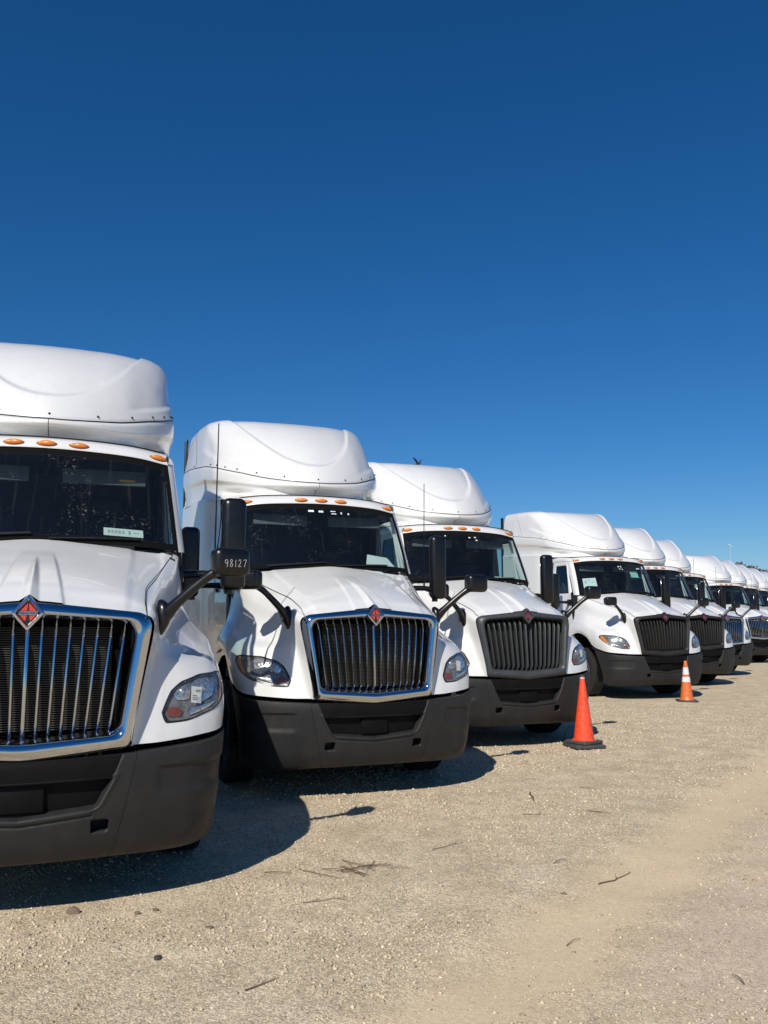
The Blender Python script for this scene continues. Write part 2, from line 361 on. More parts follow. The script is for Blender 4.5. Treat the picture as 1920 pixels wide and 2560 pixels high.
    l.new(hgt, bp.inputs['Height']); l.new(bp.outputs[0], b.inputs['Normal'])
    me.materials.append(m_); o = link('ground', me); tag(o, 'tan gravel lot with a smoother wheel track', kind='structure')
build_ground()

def build_pebbles():
    N = 210000
    d = rng.random(N) ** 1.35 * 13.5 + 3.2; x = (rng.random(N) * 2 - 1) * (0.47 * d + 0.4); y = d
    q = x * PATHN[0] + y * PATHN[1]
    p = 0.28 + 0.55 * sstep(-1.9, -2.6, q) + .25 * sstep(-2.8, -3.6, q) - 0.25 * np.exp(-((q + 1.83) / 0.35) ** 2)
    cl = vnoise(x, y, 0.75, 11) * 0.65 + vnoise(x, y, 0.25, 12) * 0.35
    keep = rng.random(N) < p * sstep(0.30, 0.62, cl) + 0.05
    x, y = x[keep], y[keep]; N = len(x)
    s = 0.0028 + 0.0042 * rng.random(N) + 0.012 * rng.random(N) ** 9; s *= np.clip(y / 7, 0.85, 1.3)
    s = np.where((rng.random(N) < .022) & (q[keep] < -1.4), .006 + .011 * rng.random(N) ** 2, s)
    # squashed 6-vertex stones with a jittered 4-point ring
    t = np.arange(4) / 4 * 2 * np.pi
    a0 = rng.random(N) * 6.28; rr = 0.55 + 0.85 * rng.random((N, 4)); ang = t[None] + a0[:, None]
    ring = np.stack([np.cos(ang) * rr, np.sin(ang) * rr, (rng.random((N, 4)) - 0.5) * 0.3], -1)
    top = np.stack([(rng.random(N) - .5) * .7, (rng.random(N) - .5) * .7, 0.45 + 0.4 * rng.random(N)], -1)
    bot = np.stack([np.zeros(N), np.zeros(N), -0.6 * np.ones(N)], -1)
    V = np.concatenate([ring, top[:, None], bot[:, None]], 1) * s[:, None, None]
    z = ground_z(x, y) + s * 0.18
    V += np.stack([x, y, z], -1)[:, None]
    F0 = np.array([[0, 1, 4], [1, 2, 4], [2, 3, 4], [3, 0, 4], [1, 0, 5], [2, 1, 5], [3, 2, 5], [0, 3, 5]])
    F = (F0[None] + (np.arange(N) * 6)[:, None, None]).reshape(-1, 3)
    me = bpy.data.meshes.new('gravel_stones'); me.vertices.add(N * 6); me.vertices.foreach_set('co', V.ravel())
    me.loops.add(F.size); me.loops.foreach_set('vertex_index', F.ravel()); me.polygons.add(len(F))
    me.polygons.foreach_set('loop_start', np.arange(len(F)) * 3); me.update(calc_edges=True)
    c = np.array([0.60, 0.50, 0.37])[None] * (0.55 + 0.62 * rng.random(N))[:, None]; c[:, 2] *= 0.88 + 0.2 * rng.random(N)
    ca = me.color_attributes.new('tone', 'FLOAT_COLOR', 'POINT')
    ca.data.foreach_set('color', np.repeat(np.concatenate([c, np.ones((N, 1))], 1), 6, axis=0).ravel())
    m, n, l, b = newmat('gravel_stone'); at = n.new('ShaderNodeAttribute'); at.attribute_name = 'tone'
    l.new(at.outputs['Color'], b.inputs['Base Color']); b.inputs['Roughness'].default_value = 0.95; b.inputs['Specular IOR Level'].default_value = 0.2
    me.materials.append(m); o = link('gravel', me); tag(o, 'loose pale gravel scattered over the lot', 'gravel', kind='stuff')
build_pebbles()

# ------------------------------------------------------------ the truck (local: x right, y back, z up; origin under the bumper front)
def build_truck():
    T = empty('semi_truck')
    # ---- hood control net: rows = levels from bottom lip over the shoulder to the centreline, columns front -> rear
    L = [
     [(.565,.115,.900),(.74,.20,.905),(.95,.30,.92),(1.11,.44,.94),(1.155,.68,.985),(1.158,.93,1.06),(1.158,1.17,1.235),(1.155,1.47,1.305),(1.15,1.80,1.24)],
     [(.585,.125,1.05),(.75,.215,1.05),(.95,.325,1.06),(1.118,.465,1.07),(1.168,.70,1.10),(1.172,.95,1.165),(1.172,1.19,1.31),(1.168,1.47,1.37),(1.15,1.80,1.33)],
     [(.612,.14,1.20),(.75,.235,1.20),(.94,.365,1.20),(1.10,.515,1.21),(1.158,.74,1.235),(1.166,.97,1.285),(1.162,1.20,1.395),(1.152,1.48,1.44),(1.13,1.80,1.42)],
     [(.636,.155,1.33),(.742,.265,1.328),(.895,.415,1.325),(1.03,.575,1.335),(1.105,.79,1.365),(1.128,.99,1.405),(1.128,1.22,1.475),(1.11,1.48,1.52),(1.08,1.80,1.52)],
     [(.656,.168,1.43),(.726,.29,1.425),(.82,.465,1.405),(.915,.645,1.415),(.99,.84,1.45),(1.035,1.03,1.485),(1.055,1.25,1.545),(1.05,1.49,1.595),(1.035,1.80,1.62)],
     [(.672,.18,1.52),(.712,.31,1.53),(.762,.49,1.525),(.82,.675,1.54),(.88,.865,1.575),(.925,1.05,1.615),(.965,1.26,1.675),(.992,1.50,1.745),(1.005,1.80,1.80)],
     [(.672,.19,1.585),(.702,.335,1.625),(.738,.515,1.655),(.785,.695,1.688),(.832,.88,1.73),(.874,1.06,1.778),(.922,1.27,1.85),(.962,1.50,1.93),(.988,1.78,2.005)],
     [(.632,.188,1.624),(.652,.35,1.692),(.682,.53,1.742),(.718,.71,1.788),(.762,.89,1.834),(.802,1.07,1.882),(.852,1.28,1.945),(.902,1.50,2.015),(.958,1.70,2.085)],
     [(.50,.165,1.643),(.512,.35,1.742),(.53,.53,1.803),(.552,.71,1.857),(.575,.88,1.907),(.602,1.05,1.957),(.635,1.24,2.012),(.665,1.43,2.065),(.70,1.60,2.108)],
     [(.25,.140,1.668),(.25,.34,1.768),(.255,.52,1.838),(.265,.69,1.897),(.275,.85,1.947),(.285,1.01,1.996),(.295,1.18,2.046),(.31,1.35,2.096),(.33,1.51,2.138)],
     [(0,.128,1.688),(0,.33,1.782),(0,.51,1.852),(0,.67,1.911),(0,.83,1.961),(0,.98,2.010),(0,1.15,2.060),(0,1.32,2.110),(0,1.48,2.158)]]
    L = np.array(L)
    L[1:7, 1, 1] += np.array([.030, .045, .055, .055, .03, .0])
    MID = (L[:, 0] + L[:, 1]) / 2                       # crease column tight beside the grille
    MID[:7] = [(.600,.155,.903),(.628,.200,1.05),(.652,.245,1.20),(.672,.280,1.33),(.688,.292,1.428),(.696,.282,1.525),(.694,.270,1.61)]
    L = np.concatenate([L[:, :1], MID[:, None], L[:, 1:]], axis=1)
    NET = np.concatenate([L, mirror_pts(L[:-1][::-1])])      # 21 rows
    def hood_eval(us, ws):
        P = net(NET, us, ws); x, y, z = P[..., 0], P[..., 1], P[..., 2]
        # centre spear that runs up to the emblem, and the shallow raised panel each side of it
        w = interp(y, [.13, .95], [.052, .012]); top = sstep(1.60, 1.68, z)
        P[..., 2] = z + top * (0.034 * sstep(.98, .5, y) * np.clip(1 - np.abs(x) / w, 0, 1)
                               + 0.014 * sstep(1.15, .75, y) * (1 - sstep(0, .02, np.abs(x) - interp(y, [.13, 1.1], [.17, .085])))
                               - 0.010 * sstep(0, .05, np.abs(x) - interp(y, [.2, 1.4], [.50, .60])) * sstep(.03, .0, np.abs(x) - interp(y, [.2, 1.4], [.62, .82])))
        return P
    # headlight outline in net params (column j, row v)
    HO = np.array([(.95,1.12),(1.12,.70),(1.75,.68),(2.6,.98),(3.25,1.45),(3.78,1.95),(3.70,2.28),(3.2,2.44),(2.3,2.48),(1.62,2.24),(1.26,1.86)])
    def closed(Q, n):
        m = len(Q); E = np.concatenate([Q[-2:], Q, Q[:3]]); u = np.linspace(0, m, n, endpoint=False) + 2
        lin = np.stack([np.interp(u, np.arange(len(E)), E[:, k]) for k in (0, 1)], 1); cr = catmull(E, u); return 0.3 * cr + 0.7 * lin
    HO[:, 0] += 1; HQ = closed(HO, 64); HC = np.array([3.15, 1.62])
    us = np.unique(np.concatenate([np.linspace(0, 8, 113), np.linspace(8, 12, 121), np.linspace(12, 20, 113)])); ws = np.linspace(0, 9, 136)
    P = hood_eval(us, ws)
    um = (us[:-1] + us[1:]) / 2; wm = (ws[:-1] + ws[1:]) / 2
    def inside(pj, pv, Q):
        x, y = pj, pv; c = np.zeros(np.broadcast(x, y).shape, bool); n = len(Q)
        for i in range(n):
            x1, y1 = Q[i]; x2, y2 = Q[i - 1]
            c ^= ((y1 > y) != (y2 > y)) & (x < (x2 - x1) * (y - y1) / (y2 - y1 + 1e-12) + x1)
        return c
    WJ, UV = np.meshgrid(wm, um)
    UVs = np.where(UV > 10, 20 - UV, UV)
    QS = HC + (HQ - HC) * 0.97
    hood = MB().grid(P, keep=~inside(WJ, UVs, QS)).build('hood', 'white_paint', T, angle=180)
    # turned-in lip along the wheel opening and the front edge, so the shell has thickness
    for r0 in (0, 20):
        E0 = net(NET, [r0], ws)[0]; IN = E0.copy(); IN[:, 0] *= 0.955; IN[:, 2] += 0.012; IN[:, 1] += 0.02
        MB().grid(np.stack([E0, IN])).build('hood_lip', 'white_paint', hood, angle=180)
    # panel seams
    for s in (1, -1):
        w_ = np.linspace(0.0, 8.8, 40); v_ = interp(w_, [0, 3.5, 9], [7.0, 7.35, 7.1])
        q = net_pts(NET, v_ if s > 0 else 20 - v_, w_)
        MB().tube(q + np.array([0, -.001, .0005]), 0.0028, 5).build('panel_seam', 'seam_black', hood)
    # ---- headlights
    for s in (1, -1):
        def S(rs, off):
            rows = []
            for r, o_ in zip(rs, off):
                q = HC + (HQ - HC) * r; v = q[:, 1] if s > 0 else 20 - q[:, 1]
                p = net_pts(NET, v, q[:, 0]); a = net_pts(NET, v + 1e-3, q[:, 0]) - p; b = net_pts(NET, v, q[:, 0] + 1e-3) - p
                nn = np.cross(a, b); nn /= np.linalg.norm(nn, axis=1)[:, None] + 1e-12
                out = p - np.array([0, 1.3, 1.1]); nn *= np.sign((nn * out).sum(1))[:, None]
                o2 = o_ if np.ndim(o_) == 0 else o_[:, None]
                rows.append(p + nn * o2)
            return np.array(rows)
        H = MB().grid(S([1.045, 1.03, 1.0, .965, .95, .95], [-.004, .002, .0045, .0035, .001, -.014]), wrap=True).build('headlight', 'lamp_black', T)
        rr = [.965, .92, .8, .6, .4, .2, .01]
        MB().grid(S([.97, .93, .85, .7, .5, .3, .01], [-.005, -.008, -.010, -.011, -.011, -.011, -.011]), wrap=True).build('lamp_housing', 'lamp_silver', H, angle=180)
        MB().grid(S(rr, [.003, .0045, .006, .008, .009, .0095, .010]), wrap=True).build('lens', 'lamp_glass', H, angle=180)
        # reflector bowls, projector, divider and amber pieces: local patches in net params
        def patch(poly, off, name, mat, crown=0.0):
            poly = np.array(poly); poly[:, 0] += 1; c = poly.mean(0); rows = []
            Q = closed(poly, 28)
            for r in (1, .85, .6, .3, .02):
                q = c + (Q - c) * r; v = q[:, 1] if s > 0 else 20 - q[:, 1]
                p = net_pts(NET, v, q[:, 0]); a = net_pts(NET, v + 1e-3, q[:, 0]) - p; b = net_pts(NET, v, q[:, 0] + 1e-3) - p
                nn = np.cross(a, b); nn /= np.linalg.norm(nn, axis=1)[:, None]; out = p - np.array([0, 1.3, 1.1]); nn *= np.sign((nn * out).sum(1))[:, None]
                rows.append(p + nn * (off + crown * (1 - r * r)))
            return MB().grid(np.array(rows), wrap=True).build(name, mat, H, angle=180)
        patch([(2.85,1.15),(3.25,1.43),(3.70,1.93),(3.64,2.22),(3.45,2.32),(3.22,1.95),(3.0,1.62)], -.003, 'turn_signal', 'amber_lens', .003)
        patch([(2.2,1.35),(2.62,1.55),(2.78,1.95),(2.62,2.28),(2.22,2.34),(1.9,2.1),(1.88,1.65)], -.006, 'reflector_bowl', 'lamp_chrome', .006)
        patch([(1.45,1.5),(1.78,1.5),(1.84,1.85),(1.72,2.12),(1.5,1.98),(1.34,1.72)], -.006, 'reflector_bowl', 'lamp_chrome', .006)
        patch([(1.75,.85),(2.4,1.05),(2.75,1.32),(2.2,1.2),(1.8,1.12)], -.005, 'reflector_strip', 'lamp_chrome', .004)
        patch([(1.16,.92),(1.5,.86),(1.6,1.06),(1.4,1.25),(1.12,1.2)], -.005, 'side_marker', 'amber_dark', .004)
        c = net_pts(NET, [1.86 if s > 0 else 18.14], [3.3])[0]; c2 = net_pts(NET, [1.82 if s > 0 else 18.18], [2.6])[0]
        dd = np.array([-0.55 * s, 0.83, 0])
        for cc, r_ in ((c, .034), (c2, .022)):
            sph(MB(), cc + dd * (r_ - .006), r_, 16, 9).build('bulb_projector', 'lamp_chrome', H)
    # ---- grille surround
    def gy(x, z): return 0.070 + (z - .87) * 0.076 + 0.122 * x * x
    def loop(C, rad): return roundpoly(C, rad, 22, 10)
    # order: top-left, top mid, top-right, bottom right, bottom mid, bottom left
    outer = loop([(-.675,1.632),(0,1.70),(.675,1.632),(.560,.893),(0,.845),(-.560,.893)], [.10,.6,.10,.05,.8,.05])
    inner = loop([(-.572,1.578),(0,1.612),(.572,1.578),(.492,.985),(0,.955),(-.492,.985)], [.08,.6,.08,.07,.8,.07])
    prof = [(0, .030), (0, .004), (.03, -.004), (.12, -.016), (.30, -.031), (.46, -.039), (.58, -.041), (.68, -.038), (.84, -.022), (.96, -.002), (1, .012), (1.02, .07), (1.03, .15)]
    G = []
    for t, off in prof:
        q = outer + (inner - outer) * t; G.append(np.stack([q[:, 0], gy(q[:, 0], q[:, 1]) + off, q[:, 1]], 1))
    sur = MB().grid(np.array(G), wrap=True).build('grille_surround', 'chrome', T, angle=50)
    # bars
    bars = []
    for k in range(-7, 8):
        xt = k * .0735; xb = k * .0632
        zt = 1.606 - abs(xt) * .055; zb = .962 + abs(xb) * .055
        zs = np.array([zt, zt - .02, zt - .055, zt - .085, (zt + zb) / 2, zb + .06, zb + .03, zb + .005, zb - .012])
        f = (zs - zb) / (zt - zb); xs_ = xb + (xt - xb) * f
        yo = np.array([.062, .045, .022, .012, .008, .012, .026, .05, .065])
        ys_ = gy(xs_, zs) + yo
        wd = .0100 if k else .0135
        mb = MB(); sec = [(-1, .028), (-1, .006), (-.55, -.006), (0, -.010), (.55, -.006), (1, .006), (1, .028)]
        GG = np.array([[(x + a * wd, y + b, z) for a, b in sec] for x, y, z in zip(xs_, ys_, zs)])
        bars.append(mb.grid(GG).build('grille_bar', 'chrome', sur, angle=60))
    # radiator core: fins between a dark shroud
    fin = MB()
    for z in np.arange(.99, 1.56, .0125): fin.box((0, .262, z), (.90, .012, .0045))
    tag(fin.build('radiator_fins', 'radiator_fin', T, smooth=False), kind='stuff')
    cav = MB().box((0, .30, 1.26), (1.12, .04, .82)).box((-.565, .235, 1.24), (.03, .12, .66)).box((.565, .235, 1.24), (.03, .12, .66)).box((0, .23, .915), (1.15, .2, .05))
    cav.box((0, .25, 1.60), (1.0, .10, .02))
    cav.build('radiator_shroud', 'cavity_black', T, smooth=False)
    for x in (-.5, .5): MB().tube([(x, .215, 1.55), (x * .97, .2, 1.0)], .012, 8).build('brace', 'dark_plastic', T)
    # ---- emblem
    ez, ey = 1.634, .074; hw, hh = .088, .102; tl = 0.10
    def dia(f, off): return np.array([(0, ey + off + tl * hh * f, ez + hh * f), (hw * f, ey + off, ez), (0, ey + off - tl * hh * f, ez - hh * f), (-hw * f, ey + off, ez)])
    def diar(f, off):
        c = roundpoly([(0, hh * f), (hw * f, 0), (0, -hh * f), (-hw * f, 0)], .008, 3, 4); return np.stack([c[:, 0], ey + off + tl * c[:, 1], ez + c[:, 1]], 1)
    em = MB().grid(np.array([diar(1.0, .075), diar(1.0, .004), diar(.95, -.012), diar(.78, -.014), diar(.66, -.004), diar(.64, .004)]), wrap=True).build('emblem', 'chrome', T, angle=35)
    MB().grid(np.array([diar(.66, .001), diar(.01, .001)]), wrap=True).build('emblem_plate', 'lamp_black', em)
    f = .60
    def ep(u, w): return (u * hw * f, ey - .001 + tl * w * hh * f, ez + w * hh * f)
    for s in (1, -1):
        for poly in ([(.05, .88), (.76, .20), (.10, .20)], [(.12, -.2), (.76, -.2), (.30, -.66), (.22, -.66)]):
            MB().poly([ep(s * a, b) for a, b in poly], .003).build('emblem_field', 'emblem_orange', em, smooth=False)
    MB().poly([ep(a, b) for a, b in ((-.9, .15), (.9, .15), (.9, -.15), (-.9, -.15))], .004).build('emblem_band', 'steel', em, smooth=False)
    tx = bpy.data.curves.new('emblem_text', 'FONT'); tx.body = 'INTERNATIONAL'; tx.size = .0155; tx.align_x = 'CENTER'; tx.align_y = 'CENTER'; tx.extrude = .0008
    to = bpy.data.objects.new('tmp', tx); col.objects.link(to)
    me = bpy.data.meshes.new_from_object(to.evaluated_get(bpy.context.evaluated_depsgraph_get())); bpy.data.objects.remove(to)
    me.transform(Matrix.Translation((0, ey - .0035, ez)) @ Matrix.Rotation(R(90), 4, 'X')); me.materials.clear(); me.materials.append(MATS['lamp_black'])
    link('emblem_lettering', me, em)
    # ---- bumper
    top = [(0,.055,.855),(.2,.060,.857),(.42,.080,.86),(.595,.110,.865),(.80,.170,.875),(.98,.255,.885),(1.085,.350,.90),(1.145,.50,.925),(1.158,.70,.965),(1.155,.90,1.02)]
    bot = [(0,.0,.292),(.16,.0,.291),(.34,.0,.288),(.455,.0,.285),(.68,.0,.277),(.88,.0,.27),(1.0,.0,.275),(1.065,.0,.285),(1.085,.0,.31),(1.085,.0,.34)]
    boty = [.165,.167,.182,.205,.25,.325,.415,.53,.61,.68]
    rows = []
    for fz, dy in ((1.0, .10), (1.0, .012), (.965, -.004), (.85, -.010), (.60, -.004), (.40, .010), (.22, .03), (.10, .062), (.03, .095), (0, .15)):
        row = []
        for k, ((x, y, z), (xb, _, zb)) in enumerate(zip(top, bot)):
            yb = boty[k]; g = 1 - fz
            xx = xb + (x - xb) * fz ** .8; zz = zb + (z - zb) * fz
            yy = y + (yb - .105 - y) * g ** 1.0 * (1 if k > 6 else .35) + dy if k > 6 else y + (yb - .11 - y) * g * .5 + dy
            row.append((xx, yy, zz))
        rows.append(row)
    BN = np.array(rows); BN = np.concatenate([mirror_pts(BN[:, ::-1][:, :-1]), BN], axis=1)     # 19 columns, centre = 9
    def bump_eval(us, ws, raw=False):
        P = net(BN, us, ws); x, y, z = np.abs(P[..., 0]), P[..., 1], P[..., 2]
        if raw: return P
        d = np.minimum(np.minimum(.742 - z, z - (.548 + .03 * x / .37)), (.385 + (z - .56) * .52 - .05 * sstep(.60, .555, z)) - x)
        rec = .085 * sstep(0, .022, d) - .006 * np.exp(-((d + .012) / .012) ** 2)
        rec = rec + .016 * sstep(0, .010, np.minimum(z - .735, .478 + (z - .742) * .40 - x)) * (d < .01)
        dt = np.minimum(.046 - np.abs(x - .413), .034 - np.abs(z - .487)); dc = np.hypot(np.maximum(0, x - .435), z - .487)
        dt = np.where(x > .435, np.minimum(dt, .034 - dc + .0), dt)
        rec = rec + .11 * sstep(-.001, .007, dt)
        zg = .515 + .03 * x / .37; rec = rec + .008 * np.exp(-((z - zg) / .006) ** 2) * (x < .37)
        # scooped panel on the corner caps with a crease above and below
        rad = np.minimum(sstep(.70, .75, x) * 1.0, 1.0); zz_ = z - .06 * sstep(.5, .9, P[..., 1])
        sco = .014 * rad * sstep(.60, .66, zz_) * (1 - sstep(.765, .785, zz_)) * (1 - sstep(.55, .8, P[..., 1]))
        P[..., 1] += rec + sco * .8; P[..., 0] -= np.sign(P[..., 0]) * sco * .5
        return P
    us = np.concatenate([np.linspace(0, 2, 8), np.linspace(2.1, 7, 90), np.linspace(7.1, 9, 14)])
    bc = MB().grid(bump_eval(us, np.linspace(6, 12, 230))).build('bumper', 'charcoal_plastic', T, angle=180)
    for s in (1, -1):
        wss = np.linspace(12.012, 18, 70) if s > 0 else np.linspace(0, 5.988, 70)
        MB().grid(bump_eval(us, wss)).build('bumper_corner', 'charcoal_plastic', T, angle=180)
        # dark line along the joint
        e = bump_eval(np.linspace(1, 8, 30), [12.006 if s > 0 else 5.994])[:, 0]
        MB().tube(e + np.array([0, .0, 0]), .0035, 5).build('bumper_joint', 'seam_black', T)
    # black upper trim and recessed insert
    def onb(poly, off, name, mat, parent, raw=True):
        """patch given by bottom/top z curves, sampled on the bumper face"""
        uu = np.linspace(1, 8, 160); C = net(BN, uu, np.linspace(6, 12, 240)); return C
    Cs = net(BN, np.linspace(1.2, 7, 150), np.linspace(6, 12, 200))
    x, z = np.abs(Cs[..., 0]), Cs[..., 2]
    fx = lambda A: (A[:-1, :-1] + A[1:, 1:]) / 2
    k1 = (fx(z) > .735) & (fx(x) < .470 + (fx(z) - .742) * .40)
    A = Cs.copy(); A[..., 1] += .010; MB().grid(A, keep=k1).build('bumper_trim', 'dark_plastic', bc, angle=180)
    k2 = (fx(z) < .75) & (fx(z) > .552 + .03 * fx(x) / .37) & (fx(x) < .378 + (fx(z) - .56) * .52)
    A = Cs.copy(); A[..., 1] += .066 - .018 * sstep(.14, .12, x); MB().grid(A, keep=k2).build('lower_grille', 'dark_plastic', bc, angle=180)
    MB().box((0, .098, .655), (.245, .02, .145), .006).build('plate_bracket', 'dark_plastic', bc)
    ins = MB().box((0, .185, .80), (1.06, .10, .16)).box((0, .36, .80), (1.6, .16, .22)).box((0, .66, .66), (1.86, .36, .56)).box((0, .95, .95), (1.25, 1.1, .9))
    ins.build('engine_bay', 'cavity_black', T, smooth=False)
    for x_ in (-.36, -.26, -.2, -.13, .1, .21, .27, .33, .40): MB().box((x_, .100 + .11 * x_ * x_, .862), (.018, .008, .022)).build('intake_tab', 'charcoal_plastic', bc, smooth=False)
    # ---- wheels, axle, frame
    tyre = MB(); Rr, wd = .50, .145
    pr = [(.285, -.10), (.33, -.135), (.40, wd * -1.0), (.455, -.142), (.485, -.128)]
    for k in range(5):
        x0 = -.118 + k * .0515; pr += [(.498, x0), (.5, x0 + .004), (.5, x0 + .034), (.498, x0 + .038), (.487, x0 + .040), (.487, x0 + .049)]
    pr = pr[:-2] + [(.485, .128), (.455, .142), (.40, wd), (.33, .135), (.285, .10)]
    tyre_me = MB().lathe(pr, axis='x', seg=56); 
    rim = MB().lathe([(.287, .105), (.28, .118), (.265, .10), (.25, .05), (.23, .02), (.14, .0), (.12, .03), (.105, .075), (.09, .085), (.01, .087)], axis='x', seg=36)
    for k in range(10):
        a = k / 10 * 6.283; rim.lathe([(.013, -.01), (.013, .03), (.001, .032)], c=(.02, .185 * math.cos(a), .185 * math.sin(a)), axis='x', seg=6)
    tm = tyre_me.build('tyre', 'rubber', T); rm = rim.build('rim', 'rim_grey', T)
    hubs = [(1, .985, 1.45), (-1, .985, 1.45), (1, .93, 5.15), (-1, .93, 5.15), (1, .93, 6.45), (-1, .93, 6.45)]
    first = True
    for s, x_, y_ in hubs:
        wmesh = MB().tube([(-.09, 0, 0), (.02, 0, 0)], .11, 16).mesh('wheel'); wmesh.materials.append(MATS['dark_plastic'])
        w = link('wheel', wmesh, T, (s * x_, y_, .498)); w.rotation_euler = (0, 0, 0 if s > 0 else math.pi)
        if first: tm.parent = w; rm.parent = w; first = False
        else:
            for src in (tm, rm): c = src.copy(); col.objects.link(c); c.parent = w
    ax = MB().tube([(-.9, 1.45, .47), (-.55, 1.45, .40), (.55, 1.45, .40), (.9, 1.45, .47)], .055, 10)
    ax.build('front_axle', 'dark_plastic', T)
    tag(MB().box((-.10, .98, .36), (.62, .52, .22), .06, 3).build('oil_pan', 'steel', T), 'grey oil pan under the engine')
    fr = MB()
    for s in (1, -1): fr.box((s * .43, 3.9, .84), (.09, 6.0, .26), .01)
    for y_ in (2.2, 3.4, 5.15, 5.8, 6.45): fr.box((0, y_, .84), (.8, .12, .16))
    for y_ in (5.15, 6.45): fr.tube([(-.85, y_, .498), (.85, y_, .498)], .07, 10)
    fr.build('chassis_frame', 'dark_plastic', T)
    for s in (1, -1):
        a = np.linspace(R(-8), R(188), 26); G = np.array([[(s * xx, 1.45 - .60 * math.cos(t) * 1.02, .56 + .68 * math.sin(t)) for t in a] for xx in (.66, 1.125)])
        MB().grid(G).build('wheel_well', 'cavity_black', T)
        MB().box((s * 1.10, 3.52, .68), (.05, 2.75, .70), .02).build('side_skirt', 'charcoal_plastic', T)
        MB().box((s * .98, 2.05, .62), (.25, .28, .05), .01).box((s * .98, 2.05, .92), (.22, .28, .05), .01).build('step', 'dark_plastic', T)
    # ---- cab: windshield, seals, header, pillars, doors
    bc_ = np.array([(-.971,1.675,2.125),(-.7,1.562,2.14),(-.35,1.488,2.15),(0,1.462,2.155),(.35,1.488,2.15),(.7,1.562,2.14),(.971,1.675,2.125)])
    tc_ = np.array([(-.905,1.990,2.822),(-.65,1.918,2.856),(-.33,1.876,2.872),(0,1.862,2.878),(.33,1.876,2.872),(.65,1.918,2.856),(.905,1.990,2.822)])
    hc_ = np.array([(-.885,2.085,2.93),(-.64,2.005,2.955),(-.33,1.955,2.968),(0,1.938,2.972),(.33,1.955,2.968),(.64,2.005,2.955),(.885,2.085,2.93)])
    def ws_eval(us, vs_, off=0.0):
        u = (np.asarray(us) + 1) * 3; B = catmull(bc_, u); Tt = catmull(tc_, u); v = np.asarray(vs_)[:, None, None]
        P = B[None] + (Tt - B)[None] * v; P[..., 1] -= .022 * (4 * v * (1 - v))[..., 0]; P[..., 1] += off; return P
    wsh = MB().grid(ws_eval(np.linspace(-.962, .962, 49), np.linspace(.045, .925, 21))).build('windshield', 'windshield_glass', T, angle=180)
    seal = MB()
    for ua, ub, va, vb in ((-1, 1, .915, 1.0), (-1, 1, -.02, .055), (-1, -.952, .0, 1), (.952, 1, .0, 1)):
        seal.grid(ws_eval(np.linspace(ua, ub, 49), np.linspace(va, vb, 21), .004))
    seal.build('windshield_seal', 'seal_black', T, angle=180)
    u = (np.linspace(-1, 1, 49) + 1) * 3; A0 = catmull(tc_, u); A1 = catmull(hc_, u)
    rows = []
    for t, o_ in ((0, .02), (0, -.006), (.12, -.016), (.35, -.020), (.7, -.012), (1, 0), (1.0, .25)):
        r_ = A0 + (A1 - A0) * t; r_ = r_ + np.array([0, o_, 0]); rows.append(r_)
    hdr = MB().grid(np.array(rows)).build('cab_header', 'white_paint', T, angle=60)
    MB().tube(catmull(hc_, u) + np.array([0, -.001, .006]), .006, 6).build('header_seam', 'seam_black', hdr)
    # wipers
    for x0, x1 in ((.05, .62), (-.62, -.06)):
        pth = [ws_eval([(x0 + (x1 - x0) * t) / .97], [.02 + .045 * t], -.02)[0, 0] for t in np.linspace(0, 1, 6)]
        MB().tube(pth, .008, 6).build('wiper', 'black_plastic', wsh)
    # marker lights
    ml = MB(); a = np.arange(24) / 24 * 2 * np.pi
    rowsL = [np.stack([.066 * f_ * np.cos(a), np.full(24, o_), .023 * f_ * np.sin(a)], 1) for f_, o_ in ((1.0, .02), (1.0, -.006), (.9, -.016), (.6, -.024), (.02, -.027))]
    lm = ml.grid(np.array(rowsL), wrap=True).mesh('marker_light'); lm.materials.append(MATS['amber_lens'])
    bz = MB().grid(np.array([np.stack([.075 * f_ * np.cos(a), np.full(24, o_), .030 * f_ * np.sin(a)], 1) for f_, o_ in ((1.0, .02), (1.0, -.002), (.86, -.006))]), wrap=True).mesh('marker_bezel'); bz.materials.append(MATS['amber_dark'])
    for x_ in (-.814, -.207, 0, .207, .814):
        uu = (x_ / .895 + 1) * 3; p = (catmull(tc_, [uu]) * .62 + catmull(hc_, [uu]) * .38)[0]; p = p + np.array([0, -.018, 0])
        o = link('marker_light', lm, T, p); c = link('marker_bezel', bz, o)
        du = catmull(tc_, [uu + .05])[0] - catmull(tc_, [uu - .05])[0]; az = math.atan2(du[1], du[0])
        o.rotation_euler = (R(-38), -math.atan2(du[2], du[0]), az)
    # pillars and doors
    def xs_side(z): return interp(z, [.9, 2.10, 2.86], [1.035, 1.028, .955])
    for s in (1, -1):
        v = np.linspace(-.03, 1.02, 24); E = ws_eval([1.0], v)[:, 0]
        D = np.stack([interp(v, [0, 1], [1.026, .962]), interp(v, [-.03, .1, 1], [1.80, 1.85, 2.135]), E[:, 2] + .005], 1)
        G = []
        for t in np.linspace(0, 1, 7):
            q = E + (D - E) * t; q[:, 0] += .020 * math.sin(t * math.pi); q[:, 1] -= .012 * math.sin(t * math.pi); G.append(q)
        G = np.array(G); G = G if s > 0 else mirror_pts(G)
        MB().grid(G).build('windshield_pillar', 'white_paint', T, angle=180)
        wy = roundpoly([(1.91, 2.15), (2.62, 2.15), (2.62, 2.775), (2.185, 2.775)], [.04, .05, .06, .06], 10, 6)
        do = roundpoly([(1.80, 1.0), (2.74, 1.0), (2.74, 2.86), (2.15, 2.86)], [.03, .03, .03, .03], 10, 6)
        def side(q, off): return np.stack([s * (xs_side(q[:, 1]) + off), q[:, 0], q[:, 1]], 1)
